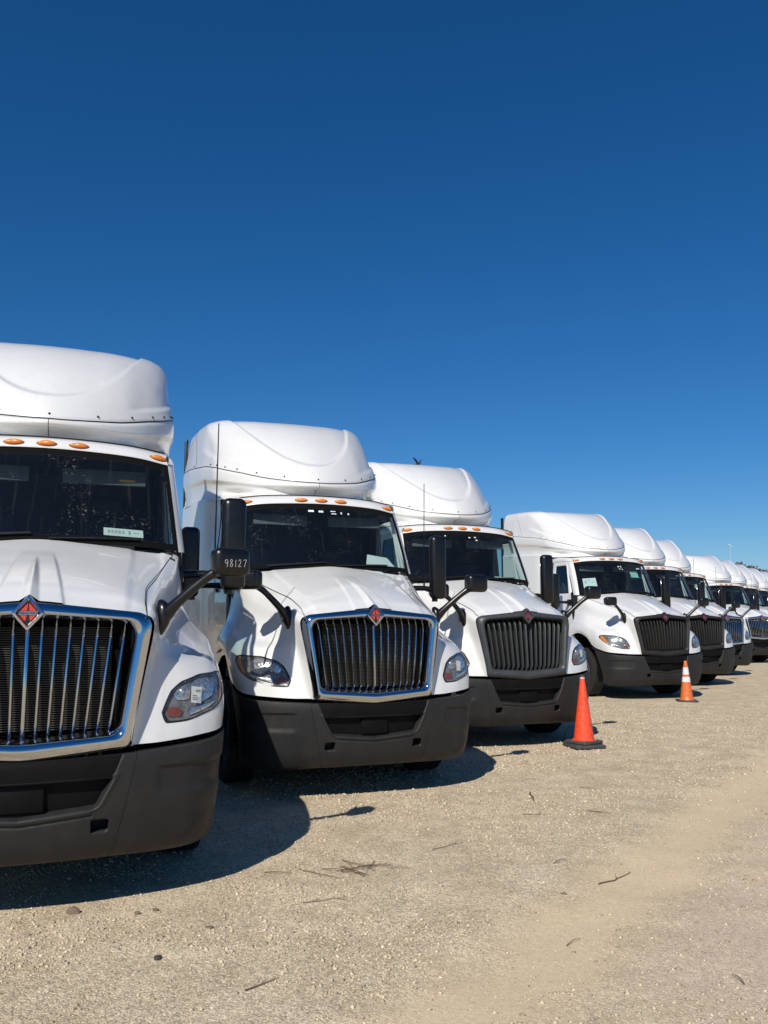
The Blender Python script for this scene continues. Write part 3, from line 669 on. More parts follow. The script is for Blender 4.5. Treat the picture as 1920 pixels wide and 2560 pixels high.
        G = np.array([side(do, -.04), side(do, 0), side(do + (wy - do) * .25, .006), side(do + (wy - do) * .6, .008), side(do + (wy - do) * .97, .004), side(wy, -.006), side(wy, -.03)])
        door = MB().grid(G, wrap=True).build('door', 'white_paint', T, angle=50)
        wc = wy.mean(0); fr_ = wc + (wy - wc) * .93
        MB().grid(np.array([side(wy, -.008), side(fr_, -.010), side(fr_, -.02)]), wrap=True).build('window_frame', 'black_plastic', door)
        MB().grid(np.array([side(wy, -.016), side(wc + (wy - wc) * .5, -.014), side(wc + (wy - wc) * .01, -.014)]), wrap=True).build('door_window', 'side_glass', door, angle=180)
        MB().box((s * 1.048, 2.52, 1.92), (.03, .16, .045), .012, 2).build('door_handle', 'black_plastic', door)
        # side panel behind the door and the roof rail over it
        yy = np.array([2.75, 2.9, 3.05, 3.2, 3.4, 4.0, 4.85]); xo = np.array([1.03, 1.035, 1.045, 1.068, 1.102, 1.138, 1.152])
        zz = np.array([.98, 1.6, 2.2, 2.7, 2.93, 3.05])
        G = np.array([[(s * (xx - (.05 if (z_ > 2.6 and y_ < 3.1) else 0)), y_, z_ + (.07 * (y_ - 2.75) / 2.1 if z_ > 3 else 0)) for y_, xx in zip(yy, xo)] for z_ in zz])
        us_ = np.linspace(0, 5, 21); wss = np.linspace(0, 6, 40)
        MB().grid(net(G, us_, wss)).build('sleeper_side', 'white_paint', T, angle=180)
        ry = np.linspace(1.985, 2.80, 14); xl = interp(ry, [1.985, 2.15, 2.8], [.905, .962, .962]); xu = interp(ry, [1.985, 2.085, 2.2, 2.8], [.885, .888, .925, .94])
        zl = interp(ry, [1.985, 2.15, 2.8], [2.822, 2.862, 2.862]); zu = interp(ry, [1.985, 2.085, 2.8], [2.93, 2.93, 2.99])
        G = np.array([np.stack([s * (xl + (xu - xl) * t + .016 * math.sin(t * 3.14)), ry, zl + (zu - zl) * t], 1) for t in np.linspace(-.05, 1, 7)])
        MB().grid(G).build('roof_rail', 'white_paint', T, angle=180)
        MB().box((s * 1.118, 4.93, 2.55), (.04, .10, 3.15), .012, 2).build('rear_extender', 'black_plastic', T)
        # vertical antenna is per truck (see below); door mirror
        dmx, dmy = 1.43, 1.90
        mr = MB().box((s * dmx, dmy, 2.20), (.195, .13, .74), .055, 4).build('door_mirror', 'black_plastic', T, angle=180)
        MB().box((s * dmx, dmy + .066, 2.22), (.15, .006, .62), .002, 1).build('mirror_glass', 'reflector', mr)
        am = MB().tube([(s * 1.02, 1.97, 1.95), (s * 1.14, 1.95, 1.955), (s * 1.28, 1.93, 1.955), (s * 1.40, dmy, 1.93)], [.055, .045, .042, .045], 12, flat=.7)
        am.tube([(s * 1.40, dmy + .02, 2.0), (s * 1.40, dmy + .02, 1.80)], .035, 10).box((s * 1.025, 1.98, 1.95), (.04, .18, .14), .015, 2)
        am.build('mirror_arm', 'black_plastic', mr)
        # hood mirror
        hmx, hmy, hmz = 1.122, .285, 1.947
        hm = MB().box((s * hmx, hmy, hmz), (.235, .125, .172), .045, 5, rot=Matrix.Rotation(R(12 * s), 3, 'Z')).build('hood_mirror', 'black_plastic', T, angle=180)
        MB().box((s * hmx + s * .012, hmy + .064, hmz), (.19, .006, .13), .02, 2, rot=Matrix.Rotation(R(12 * s), 3, 'Z')).build('mirror_glass', 'reflector', hm)
        pt = np.array([(.735, .44, 1.60), (.765, .40, 1.635), (.82, .36, 1.70), (.92, .325, 1.795), (1.0, .30, 1.862), (1.06, .288, 1.90)]); pt[:, 0] *= s
        ar = MB().tube(catmull(pt, np.linspace(0, 5, 22)), np.interp(np.linspace(0, 5, 22), [0, 1, 2, 3.5, 5], [.05, .045, .032, .027, .034]), 12)
        pad = np.array([(.728, .43, 1.71), (.745, .40, 1.66), (.745, .395, 1.60), (.725, .40, 1.53), (.71, .41, 1.49)]); pad[:, 0] *= s
        ar.tube(catmull(pad, np.linspace(0, 4, 12)), np.interp(np.linspace(0, 4, 12), [0, .6, 2, 3.2, 4], [.018, .040, .044, .026, .006]), 10)
        ar.build('mirror_arm', 'black_plastic', hm)
    # ---- interior
    it = MB().box((0, 2.15, 1.55), (1.98, 1.7, .05)).box((0, 2.98, 2.2), (1.95, .05, 1.5)).box((0, 2.45, 2.86), (1.72, .95, .03))
    it.box((0, 1.72, 1.86), (1.9, .36, .40), .05, 2).box((0, 1.80, 2.07), (1.86, .34, .08), .035, 3).box((.42, 1.90, 2.12), (.5, .16, .08), .03, 2)
    for s in (1, -1): it.box((s * .985, 2.2, 1.85), (.03, .95, .55)).box((s * .93, 2.85, 2.45), (.06, .25, .8))
    it.build('cab_interior', 'interior', T)
    for x_ in (-.48, .48):
        st = MB().box((x_, 2.55, 1.80), (.5, .5, .18), .05, 3).box((x_, 2.80, 2.16), (.48, .14, .62), .06, 3).box((x_, 2.82, 2.56), (.28, .10, .18), .04, 3)
        st.build('seat', 'interior', T)
    sw = MB(); a = np.linspace(0, 2 * np.pi, 29)
    rotm = Matrix.Rotation(R(-28), 3, 'X')
    ring = np.array([tuple(rotm @ Vector((.22 * math.cos(t), .22 * math.sin(t), 0))) for t in a]) + np.array([.45, 2.12, 2.10]); sw.tube(ring, .016, 8, cap=False)
    for t in (0.3, 2.84, 4.71): sw.tube([ring[int(t / 6.283 * 28)], (.45, 2.12, 2.10)], .014, 6)
    sw.tube([(.45, 2.12, 2.10), (.45, 1.9, 1.95)], .04, 8); sw.build('steering_wheel', 'dark_plastic', T)
    for x_ in (-.43, .43): MB().box((x_, 2.02, 2.70), (.62, .02, .13), .008, 2, rot=Matrix.Rotation(R(-20), 3, 'X')).build('sun_visor', 'interior_grey', T)
    # ---- roof fairing
    def zb(y): return interp(y, [1.9, 2.35, 2.9, 3.3, 4.85], [2.975, 2.965, 3.00, 3.05, 3.12])
    def zs_(y): return interp(y, [1.9, 2.0, 2.25, 2.5, 2.9, 3.3, 4.3, 4.85], [3.125, 3.135, 3.20, 3.285, 3.40, 3.48, 3.60, 3.64])
    def zt(y): return interp(y, [2.0, 3.0, 3.5, 4.0, 4.85], [4.02, 4.10, 4.165, 4.20, 4.24])
    def ring_(yf, w, n, yc, ns=76, nr=16):
        t = np.linspace(0, np.pi / 2, ns); e = 2 / n
        x = w * np.sin(t) ** e; y = yc - (yc - yf) * np.cos(t) ** e
        y2 = np.linspace(yc, 4.85, nr + 1)[1:]; x = np.concatenate([x, np.full(nr, w)]); y = np.concatenate([y, y2]); x = x * interp(y, [2.0, 2.5, 3.0, 3.5, 4.3], [.872, .872, .905, .955, .995]); return x, y
    def level(kind, fz, yf, w, n, yc):
        x, y = ring_(yf, w, n, yc)
        z = zb(y) + (zs_(y) - zb(y)) * fz if kind == 0 else zs_(y) + (zt(y) - zs_(y)) * fz
        return np.stack([x, y, z], 1)
    low = [(0, 0, 2.035, 1.16, 3.1, 3.3), (0, .10, 2.12, 1.13, 2.9, 3.35), (0, .28, 2.150, 1.12, 2.7, 3.4), (0, .46, 2.105, 1.13, 2.2, 3.25), (0, .56, 2.03, 1.145, 1.85, 3.1), (0, .63, 1.972, 1.155, 1.68, 3.02), (0, .74, 1.948, 1.160, 1.60, 3.0), (0, .90, 1.952, 1.158, 1.58, 3.0), (0, .985, 1.985, 1.148, 1.58, 3.0)]
    upp = [(1, .006, 1.992, 1.147, 1.58, 3.0), (1, .05, 2.015, 1.138, 1.6, 3.02), (1, .2, 2.125, 1.122, 1.65, 3.12), (1, .36, 2.29, 1.11, 1.72, 3.25), (1, .53, 2.49, 1.098, 1.8, 3.4), (1, .70, 2.71, 1.082, 1.9, 3.6), (1, .84, 2.91, 1.055, 2.0, 3.75), (1, .93, 3.08, 1.005, 2.1, 3.88), (1, .975, 3.24, .92, 2.2, 4.05), (1, .993, 3.50, .74, 2.3, 4.25), (1, 1.0, 3.9, .44, 2.2, 4.5), (1, 1.0, 4.2, .16, 2.0, 4.6), (1, 1.0, 4.3, .0, 2.0, 4.7)]
    def sheet(levels, nu, disp=None):
        C = np.array([level(*q) for q in levels]); P = catmull(C, np.linspace(0, len(C) - 1, nu))
        if disp: P = disp(P)
        return np.concatenate([mirror_pts(P[:, ::-1][:, :-1]), P], axis=1)
    def dish(P):
        x, y, z = P[..., 0], P[..., 1], P[..., 2]
        zd = 3.36 + .10 * (x / .3) ** 2 * (x < .3) + (x >= .3) * (.10 + .667 * (x - .3) + 1.5 * (x - .3) ** 2)
        d = .030 * sstep(-.012, .055, z - zd) * sstep(4.5, 3.6, y) + .006 * sstep(-.008, .008, z - zd) * sstep(.5, .3, x)
        P[..., 1] += d; P[..., 2] -= d * .55
        zr = 3.30 + .33 * (y - 2.3); k = sstep(2.25, 2.5, y) * sstep(3.75, 3.3, y) * sstep(.55, .8, x)
        P[..., 0] -= .030 * k * sstep(-.004, .018, z - zr) * sstep(.60, .05, z - zr)
        return P
    def cove(P):
        x, y, z = P[..., 0], P[..., 1], P[..., 2]
        f = np.exp(-((z - (zb(y) + .26 * (zs_(y) - zb(y)) )) / .035) ** 2) * np.exp(-((x - .86) / .16) ** 2) * sstep(2.9, 2.5, y)
        P[..., 1] += .10 * f; P[..., 0] -= .03 * f
        return P
    lo = MB().grid(sheet(low, 60, cove)).build('roof_fairing_base', 'white_paint', T, angle=180)
    up = MB().grid(sheet(upp, 110, dish)).build('roof_fairing', 'white_paint', T, angle=180)
    sm = level(0, 1.0, 1.983, 1.144, 1.58, 3.0); smf = np.concatenate([mirror_pts(sm[::-1][:-1]), sm])
    MB().tube(smf, .006, 5).build('fairing_seam', 'seam_black', up)
    b0 = level(0, 0, 2.033, 1.150, 2.9, 3.3); MB().tube(np.concatenate([mirror_pts(b0[::-1][:-1]), b0])[34:-34], .005, 5).build('fairing_seam', 'seam_black', lo)
    MB().tube(catmull(np.array([level(*q)[0] for q in low]), np.linspace(0, 8, 24)) + np.array([0, -.0005, 0]), .0028, 5).build('centre_seam', 'seam_black', lo)
    for s in (1, -1):
        vs_ = np.array([(s * (p[0] + .0005), p[1], p[2]) for p in [level(*q)[-9] for q in upp[:8]]])
        MB().tube(catmull(vs_, np.linspace(0, 7, 24)), .003, 5).build('fairing_seam', 'seam_black', up)
    fm = MB(); sph(fm, (0, 0, 0), .010, 8, 5); fme = fm.mesh('fastener'); fme.materials.append(MATS['seam_black'])
    fl = level(1, .045, 2.013, 1.140, 1.6, 3.02)
    for k in (0, 22, 37, 49, 58, 67, 76, 84):
        for s in ((1, -1) if k else (1,)): link('fastener', fme, up, (s * (fl[k, 0] + .003), fl[k, 1] - .004, fl[k, 2]))
    # rear wall and cap
    rw = MB().box((0, 4.86, 2.06), (2.20, .03, 2.10)); e = np.concatenate([p[None] for p in [level(*q)[-1] for q in low + upp]]); e = np.concatenate([e, mirror_pts(e[::-1])])
    rw.poly(e + np.array([0, .0, 0]), .02); rw.build('sleeper_back', 'white_paint', T, smooth=False)
    MB().box((0, 3.9, 1.02), (2.2, 1.95, .04)).build('sleeper_floor', 'dark_plastic', T, smooth=False)
    return T

# ------------------------------------------------------------ the row of trucks
proto = build_truck()
TR = [(-1.897,4.580,20.2), (-.050,7.750,20.4), (1.833,10.74,21.3), (5.664,17.192,19.2), (7.682,20.506,19.0), (9.676,24.159,19.0), (13.753,31.185,18.7),
      (15.60,34.05,19.4), (17.42,37.05,19.5), (19.35,40.15,19.4), (21.3,43.3,19.3), (23.3,46.5,19.4)]
LAB = ['nearest white semi truck with chrome grille, cut off by the left edge',
       'second white semi truck from the left, chrome grille, shadowed left fender',
       'white semi truck with grey plastic grille, tall red cone at its corner',
       'white semi truck with green paper notices behind its windshield',
       'white semi truck with black grille just right of the one with green notices',
       'white semi truck with narrow chrome grille showing, sixth from the left',
       'white semi truck with wide dark chrome grille cut by the right edge',
       'white semi truck, eighth in the row, only fairing and windshield corner showing',
       'white semi truck, ninth in the row, mostly fairing showing',
       'white semi truck, tenth in the row, roof fairing against brown trees',
       'white semi truck, eleventh in the row, at the right edge',
       'farthest white semi truck at the right edge of the row']
GR = 'white semi trucks parked side by side in a row'
def copy_tree(o, parent=None, skip=()):
    c = o.copy(); col.objects.link(c); c.parent = parent
    for ch in CH.get(o, ()):
        if ch.name.split('.')[0] in skip: continue
        copy_tree(ch, c, skip)
    return c
CH = {}
for o in bpy.data.objects:
    if o.parent: CH.setdefault(o.parent, []).append(o)
trucks = [proto]
for i in range(1, len(TR)): trucks.append(copy_tree(proto, None, () if i < 4 else ('fastener', 'intake_tab', 'brace', 'wiper', 'step')))
CH = {}
for o in bpy.data.objects:
    if o.parent: CH.setdefault(o.parent, []).append(o)
def allkids(o):
    for c in CH.get(o, ()):
        yield c; yield from allkids(c)
def objmat(o, mat):
    o.material_slots[0].link = 'OBJECT'; o.material_slots[0].material = MATS[mat]
for i, (t, (x, y, a)) in enumerate(zip(trucks, TR)):
    t.location = (x, y, 0); t.rotation_euler = (0, 0, R(a)); tag(t, LAB[i], 'truck', GR)
    if i in (2, 3, 4):
        for c in allkids(t):
            n = c.name.split('.')[0]
            if n in ('grille_surround', 'grille_bar', 'emblem'): objmat(c, 'grille_plastic' if i == 2 else 'charcoal_plastic')
            if n == 'emblem_field': objmat(c, 'emblem_maroon')
def part(i, name): return [c for c in allkids(trucks[i]) if c.name.split('.')[0] == name]
def to_world(i, p):
    x, y, a = TR[i]; c, s = math.cos(R(a)), math.sin(R(a)); return (x + p[0] * c - p[1] * s, y + p[0] * s + p[1] * c, p[2])
# whip antennas on the right-hand mirror arms
am = MB().tube([(1.30, 2.0, 1.96), (1.30, 2.0, 2.15), (1.302, 2.0, 2.6), (1.305, 1.995, 3.20)], [.012, .0075, .0055, .0045], 6)
for k in range(16): sph(am, (1.30, 2.0, 2.02 + k * .022), .0095, 6, 4, (1, 1, .7))
ame = am.mesh('antenna'); ame.materials.append(MATS['black_plastic'])
for i in (0, 1, 4, 5, 6, 7): link('antenna', ame, trucks[i])
# chalk number on the first truck's hood mirror
DIG = {'9': [[(.8,.75),(.55,.98),(.2,.85),(.15,.6),(.45,.45),(.8,.72),(.72,.3),(.6,0)]], '8': [[(.75,.85),(.4,1),(.2,.8),(.5,.55),(.75,.3),(.5,.02),(.15,.2),(.4,.52),(.75,.85)]],
       '1': [[(.45,.95),(.4,0)]], '2': [[(.15,.75),(.4,.98),(.7,.8),(.55,.45),(.1,.05),(.85,.08)]], '7': [[(.1,.9),(.85,.95),(.6,.5),(.4,0)]]}
ck = MB(); cx = -.072
rz = Matrix.Rotation(R(12), 3, 'Z')
for ch, w in zip('98127', (.030, .030, .020, .030, .030)):
    for st in DIG[ch]:
        pts = catmull(np.array(st), np.linspace(0, len(st) - 1, len(st) * 4)); pts = [tuple(Vector((1.122, .285, 1.947)) + rz @ Vector((cx + .012 + u * w * .85, -.0632, -.034 + v * .046 + (cx + .07) * .02))) for u, v in pts]
        ck.tube(pts, .0016, 5)
    cx += w + .002
hmr = [c for c in part(0, 'hood_mirror') if np.mean([v.co.x for v in c.data.vertices]) > 0][0]
tag(ck.build('chalk_number', 'chalk', hmr), 'hand-written white number 98127')
# paper label stuck on two right headlights
for i in (0, 1, 2):
    H = [c for c in part(i, 'headlight') if np.mean([v.co.x for v in c.data.vertices]) > 0][0]
    lens = [c for c in CH[H] if c.name.split('.')[0] == 'lens'][0]
    V = np.array([v.co for v in lens.data.vertices]); c0 = V[np.argmin(np.hypot(V[:, 0] - .93, V[:, 2] - 1.155))]
    nrm = np.array([.62, -.78, .12]); nrm /= np.linalg.norm(nrm); u = np.array([.78, .62, 0]); w = np.cross(u, nrm); w = w * np.sign(w[2])
    th = R(-8); u2 = u * math.cos(th) + w * math.sin(th); w2 = -u * math.sin(th) + w * math.cos(th)
    C = c0 + nrm * .006
    lb = MB().poly([C + u2 * a * .042 + w2 * b * .048 for a, b in ((-1, -1), (1, -1), (1, 1), (-1, 1))], .0008, -nrm).build('lamp_sticker', 'paper', H, smooth=False)
    if i == 0:
        ik = MB(); C2 = C + nrm * .0012
        for a0, a1, b0, b1 in ((-.2, .8, .55, .62), (-.2, .8, .38, .44), (-.8, .1, -.15, -.09), (-.8, .5, -.4, -.34), (-.8, .3, -.62, -.56)):
            ik.poly([C2 + u2 * a * .042 + w2 * b * .048 for a, b in ((a0, b0), (a1, b0), (a1, b1), (a0, b1))])
        ik.build('sticker_print', 'ink', H, smooth=False)
# stickers on windshields (children of that windshield)
bcv = lambda u, v, off: None
_bc = np.array([(-.971,1.675,2.125),(-.7,1.562,2.14),(-.35,1.488,2.15),(0,1.462,2.155),(.35,1.488,2.15),(.7,1.562,2.14),(.971,1.675,2.125)])
_tc = np.array([(-.905,1.990,2.822),(-.65,1.918,2.856),(-.33,1.876,2.872),(0,1.862,2.878),(.33,1.876,2.872),(.65,1.918,2.856),(.905,1.990,2.822)])
def wpt(x, v, off):
    u = (x / .94 + 1) * 3; B = catmull(_bc, [u])[0]; Tt = catmull(_tc, [u])[0]; p = B + (Tt - B) * v; p[1] += off - .022 * 4 * v * (1 - v); return p
def wquad(mb, x0, x1, v0, v1, off): mb.poly([wpt(x0, v0, off), wpt(x1, v0, off), wpt(x1, v1, off), wpt(x0, v1, off)])
for i, rects in ((1, [(-.16,-.10,.86,.89),(-.05,.0,.855,.885),(.08,.135,.875,.888),(.085,.14,.835,.848),(.19,.205,.845,.875),(.27,.285,.84,.87)]),
                 (2, [(.05,.08,.85,.87),(.14,.17,.86,.88),(.15,.18,.80,.82),(-.3,-.28,.88,.9)]), (3, [(.08,.11,.80,.83),(.14,.17,.82,.84),(.09,.12,.73,.75),(.16,.18,.72,.745),(.14,.165,.77,.785)])):
    ws = part(i, 'windshield')[0]
    for r_ in rects:
        mb = MB(); wquad(mb, *r_, -.004); mb.build('windshield_sticker', 'paper', ws, smooth=False)
# yellow warning strip on the first truck's driver visor
vis = [c for c in part(0, 'sun_visor') if np.mean([v.co.x for v in c.data.vertices]) > 0][0]
MB().box((.60, 2.0, 2.68), (.12, .003, .018), rot=Matrix.Rotation(R(-20), 3, 'X')).build('warning_strip', 'label_yellow', vis, smooth=False)
# loose papers behind the windshields: things of their own
def paper(i, corners, mat, name, label, lines=()):
    P = np.array([to_world(i, c) for c in corners]); n = np.cross(P[1] - P[0], P[3] - P[0]); n /= np.linalg.norm(n); c0 = P.mean(0)
    o = MB().poly(P - c0, .0012, n).build(name, mat, smooth=False); o.location = c0; tag(o, label, 'paper')
    if lines:
        mb = MB(); f = n * .0022
        for a0, a1, b0, b1 in lines:
            q = [P[0] * (1 - a) * (1 - b) + P[1] * a * (1 - b) + P[2] * a * b + P[3] * (1 - a) * b - c0 + f for a, b in ((a0, b0), (a1, b0), (a1, b1), (a0, b1))]
            mb.poly(q)
        mb.build('print', 'faint_print', o, smooth=False)
def wcorn(x0, x1, v0, v1, off): return [wpt(x0, v0, off), wpt(x1, v0, off), wpt(x1, v1, off), wpt(x0, v1, off)]
paper(0, wcorn(.38, .64, .085, .165, .05), 'paper', 'dashboard_card', 'white lettered card leaning on the dashboard of the nearest truck', [(.1 + k * .09, .16 + k * .09, .35, .75) for k in range(5)] + [(.62, .68, .3, .8), (.75, .9, .5, .58)])
paper(1, [(.46, 1.66, 2.19), (.84, 1.74, 2.17), (.78, 1.86, 2.29), (.52, 1.80, 2.32)], 'paper', 'dashboard_booklet', 'open white booklet on the dashboard of the second truck')
paper(2, [(.42, 1.62, 2.175), (.82, 1.72, 2.165), (.80, 1.82, 2.20), (.44, 1.74, 2.215)], 'paper', 'dashboard_sheet', 'white sheet on the dashboard of the truck behind the tall red cone')
paper(3, wcorn(-.80, -.50, .17, .47, .012), 'paper', 'windshield_notice', 'large pale notice at the left of the fourth truck\'s windshield', [(.15, .3, .5, .8), (.4, .5, .4, .85), (.55, .85, .55, .62), (.3, .75, .12, .18)])
paper(3, wcorn(.34, .54, .50, .66, .012), 'paper_green', 'windshield_notice', 'small green notice at the right of the fourth truck\'s windshield', [(.15, .8, .55, .62), (.15, .6, .35, .42)])

# ------------------------------------------------------------ traffic cones
def cone_red(loc):
    T = empty('traffic_cone', loc, R(14)); tag(T, 'tall plain red-orange traffic cone with heavy black base', 'cone', 'traffic cones by the trucks')
    b = MB().box((0, 0, .03), (.40, .40, .045), .012, 2); 
    for a in range(4):
        b.box((.16 * math.cos(a * 1.5708 + .785), .16 * math.sin(a * 1.5708 + .785), .012), (.09, .09, .024), .006, 1)
    b.build('base', 'cone_base', T)
    MB().box((0, 0, .075), (.335, .335, .05), .018, 3, rot=Matrix.Rotation(R(20), 3, 'Z')).build('base_ring', 'cone_base', T)
    pr = [(.001, .925), (.020, .925), (.026, .918)] + [(.026 + (.128 - .026) * t, .918 - .815 * t) for t in np.linspace(0, 1, 14)] + [(.150, .100), (.150, .096)]
    MB().lathe(pr, seg=40).build('cone_body', 'cone_red', T, angle=60)
    MB().lathe([(.0305, .900), (.0315, .902), (.030, .912), (.028, .913)], seg=30).build('collar', 'cone_collar', T)
    MB().lathe([(.001, .945), (.022, .945), (.025, .938), (.027, .925), (.020, .915)], seg=24).build('tip', 'cone_base', T)
    return T
cone_red((2.500, 10.96, float(ground_z(np.array(2.50), np.array(10.96))))).scale = (1.0, 1.0, .94)
def cone_banded(loc):
    T = empty('traffic_cone', loc, R(-9)); tag(T, 'orange traffic cone with two white reflective bands and thin base', 'cone', 'traffic cones by the trucks')
    MB().box((0, 0, .018), (.37, .37, .034), .012, 2).build('base', 'cone_base', T)
    H = .78; r = lambda z: .028 + (.122 - .028) * (H - z) / (H - .05)
    MB().lathe([(.001, H), (.022, H), (.028, H - .008)] + [(r(z), z) for z in np.linspace(H - .02, .06, 14)] + [(.14, .036), (.14, .03)], seg=40).build('cone_body', 'cone_orange', T, angle=60)
    for z0, z1 in ((.655, .515), (.475, .375)):
        MB().lathe([(r(z0) - .002, z0), (r(z0) + .0025, z0 - .002), (r(z1) + .0025, z1 + .002), (r(z1) - .002, z1)], seg=40).build('reflective_band', 'cone_white', T)
    return T
cone_banded((5.881, 16.92, float(ground_z(np.array(5.88), np.array(16.92)))))

# ------------------------------------------------------------ twigs and stones on the lot
def gz(x, y): return float(ground_z(np.array(float(x)), np.array(float(y))))
def twig(p0, p1, r, label, bend=.06, forks=1):
    p0 = np.array(p0); p1 = np.array(p1); c = (p0 + p1) / 2; d = p1 - p0; ln = np.linalg.norm(d); n = np.array([-d[1], d[0]]) / ln
    T = None; k = 9; t = np.linspace(0, 1, k); w = np.cumsum(rng.normal(0, bend * ln / 5, k)); w -= np.linspace(w[0], w[-1], k)
    xy = p0 + d * t[:, None] + n * w[:, None]
    z = np.array([gz(*q) for q in xy]) + r * 1.1 + .012 * np.sin(t * 3.14) * rng.random()
    P = np.column_stack([xy, z]); o3 = np.array([*c, gz(*c)])
    r *= .62; mb = MB().tube(P - o3, np.linspace(r, r * .45, k), 6)
    for _ in range(forks):
        i = int(rng.integers(2, k - 2)); s = rng.choice([-1, 1]); e = P[i, :2] + (d / ln * .6 + n * s * .55) * ln * (.18 + .2 * rng.random())
        q = np.array([P[i, :2] * (1 - u) + e * u for u in (0, .35, .7, 1)]) + rng.normal(0, .004, (4, 2)); zq = np.array([gz(*a) for a in q]) + r * (1.1 + rng.random() * 2)
        mb.tube(np.column_stack([q, zq]) - o3, np.linspace(r * .6, r * .3, 4), 5)
    o = mb.build('twig', 'twig_brown'); o.location = o3; tag(o, label, 'twig', 'dry twigs on the gravel'); return o
twig((1.31, 5.46), (1.58, 5.73), .006, 'curved dry twig lying alone in the smooth wheel track', .10, 1)
twig((-.60, 3.92), (-.47, 4.05), .006, 'short straight stick near the bottom edge, left of centre', .03, 1)
twig((-.47, 5.08), (-.21, 5.18), .004, 'thin reddish twig in front of the twig pile', .08, 2)
twig((-.76, 5.66), (-.56, 5.61), .005, 'thin twig left of the twig pile near the truck shadow', .05, 1)
twig((1.36, 8.20), (1.32, 7.80), .010, 'dark bent twig between second truck and tall red cone', .10, 1)
twig((1.88, 8.44), (2.05, 8.33), .006, 'small dark twig in front of the tall red cone', .08, 1)
twig((1.14, 7.28), (1.36, 7.30), .006, 'pale leafy twig right of the mirror shadow', .10, 2)
twig((1.70, 7.42), (1.88, 7.34), .006, 'small forked twig left of the wheel track', .10, 2)
twig((.34, 6.23), (.57, 6.42), .004, 'long faint twig right of the twig pile', .08, 1)
twig((1.11, 5.83), (1.21, 5.92), .005, 'short twig left of the curved twig', .06, 0)
twig((1.59, 4.00), (1.58, 4.11), .005, 'short twig at the lower right edge', .06, 0)
twig((.91, 4.50), (1.0, 4.59), .004, 'short thin twig low in the wheel track', .05, 0)
PL = 'dry twig in the small tangled pile on the gravel'
for k in range(13):
    a = rng.normal(-.45, .5); c = np.array([-.20, 5.74]) + rng.normal(0, 1, 2) * np.array([.10, .095]); l_ = .08 + .12 * rng.random(); d = np.array([math.cos(a), math.sin(a)]) * l_
    twig(c - d, c + d, .0035 + .002 * rng.random(), PL, .09, 1)
def stone(loc, s, mat, label, flat=.6):
    bm = bmesh.new(); bmesh.ops.create_icosphere(bm, subdivisions=2, radius=1)
    ph = rng.random(9) * 6
    for v in bm.verts:
        c = v.co; k = 1 + .22 * math.sin(2.3 * c.x + ph[0]) + .18 * math.sin(3.1 * c.y + ph[1]) + .14 * math.sin(4.2 * c.z + ph[2]) + rng.normal(0, .05)
        v.co = Vector((c.x * k, c.y * k * (.7 + .2 * math.sin(ph[3])), c.z * k * flat)) * s
    me = bpy.data.meshes.new('stone'); bm.to_mesh(me); bm.free(); me.materials.append(MATS[mat])
    o = link('stone', me, None, (loc[0], loc[1], gz(*loc) + s * flat * .5)); tag(o, label, 'stone', 'larger stones on the gravel')
stone((-1.70, 4.93), .034, 'stone_brown', 'biggest brown stone in front of the nearest truck')
stone((-1.35, 4.91), .018, 'stone_brown', 'small brown stone, left of a close pair by the truck shadow')
stone((-1.26, 4.96), .019, 'stone_brown', 'small brown stone, right of a close pair by the truck shadow')
stone((-.91, 4.68), .020, 'stone_brown', 'flat brown clod right of the small stone pair', .4)
stone((-1.07, 4.27), .022, 'stone_dark', 'black lump low left on the gravel', .45)
stone((1.06, 5.27), .020, 'stone_brown', 'brown clod left of the curved twig', .4)
stone((-1.32, 4.44), .020, 'stone_tan', 'pale stone between the brown clod and the black lump')

# ------------------------------------------------------------ far trees, woods, light mast, bird
def branch_tree(seed, H, spread, depth=5):
    r = random.Random(seed); tr = MB(); cr = MB()
    def grow(p, d, l, rad, k):
        n = 4; pts = [p]; q = p.copy(); dd = d.copy()
        for _ in range(n):
            dd = (dd + Vector((r.gauss(0, .09), r.gauss(0, .09), r.gauss(.03, .05)))).normalized(); q = q + dd * (l / n); pts.append(q.copy())
        (tr if k < 2 else cr).tube([tuple(a) for a in pts], np.linspace(rad, rad * .6, n + 1), 5 if k < 2 else 3, cap=False)
        if k >= depth: return
        for _ in range(4 if k else 6):
            t = r.uniform(.35, 1); i = min(n - 1, int(t * n)); b = pts[i].lerp(pts[i + 1], t * n - i)
            ax = Vector((r.gauss(0, 1), r.gauss(0, 1), r.gauss(.25, .5))).normalized()
            grow(b, (dd * .75 + ax * spread).normalized(), l * r.uniform(.5, .72), rad * .5, k + 1)
    grow(Vector((0, 0, 0)), Vector((0, 0, 1)), H * .42, H * .022, 0)
    return tr, cr
TREES = []
for sd_ in (3, 8, 21):
    a, b = branch_tree(sd_, 10, .85); ma = a.mesh('trunk'); mb_ = b.mesh('crown'); ma.materials.append(MATS['bark']); mb_.materials.append(MATS['twig_brown']); TREES.append((ma, mb_))
TG = 'bare trees behind the trucks'
def tree(k, x, y, s, rz, label):
    t = empty('bare_tree', (x, y, 0), rz); t.scale = (s, s, s); link('trunk', TREES[k][0], t); link('crown', TREES[k][1], t); tag(t, label, 'tree', TG)
tree(0, -1.0, 60, 1.16, .3, 'bare tree behind the second and third trucks, only twig tips showing')
tree(1, 1.9, 62, 1.10, 1.9, 'bare tree beside the first behind the third truck, hidden but for tips')
tree(2, 33.4, 90, .76, 2.2, 'bare tree just above the seventh truck\'s roof')
tree(1, 36.5, 92, .74, 4.2, 'bare tree right of the one above the seventh truck')
tree(0, 42.3, 104, .86, 1.2, 'bare tree above the eighth truck\'s roof')
tree(2, 52.0, 118, .86, 3.0, 'pale wispy bare tree at the right, left of the brown woods')
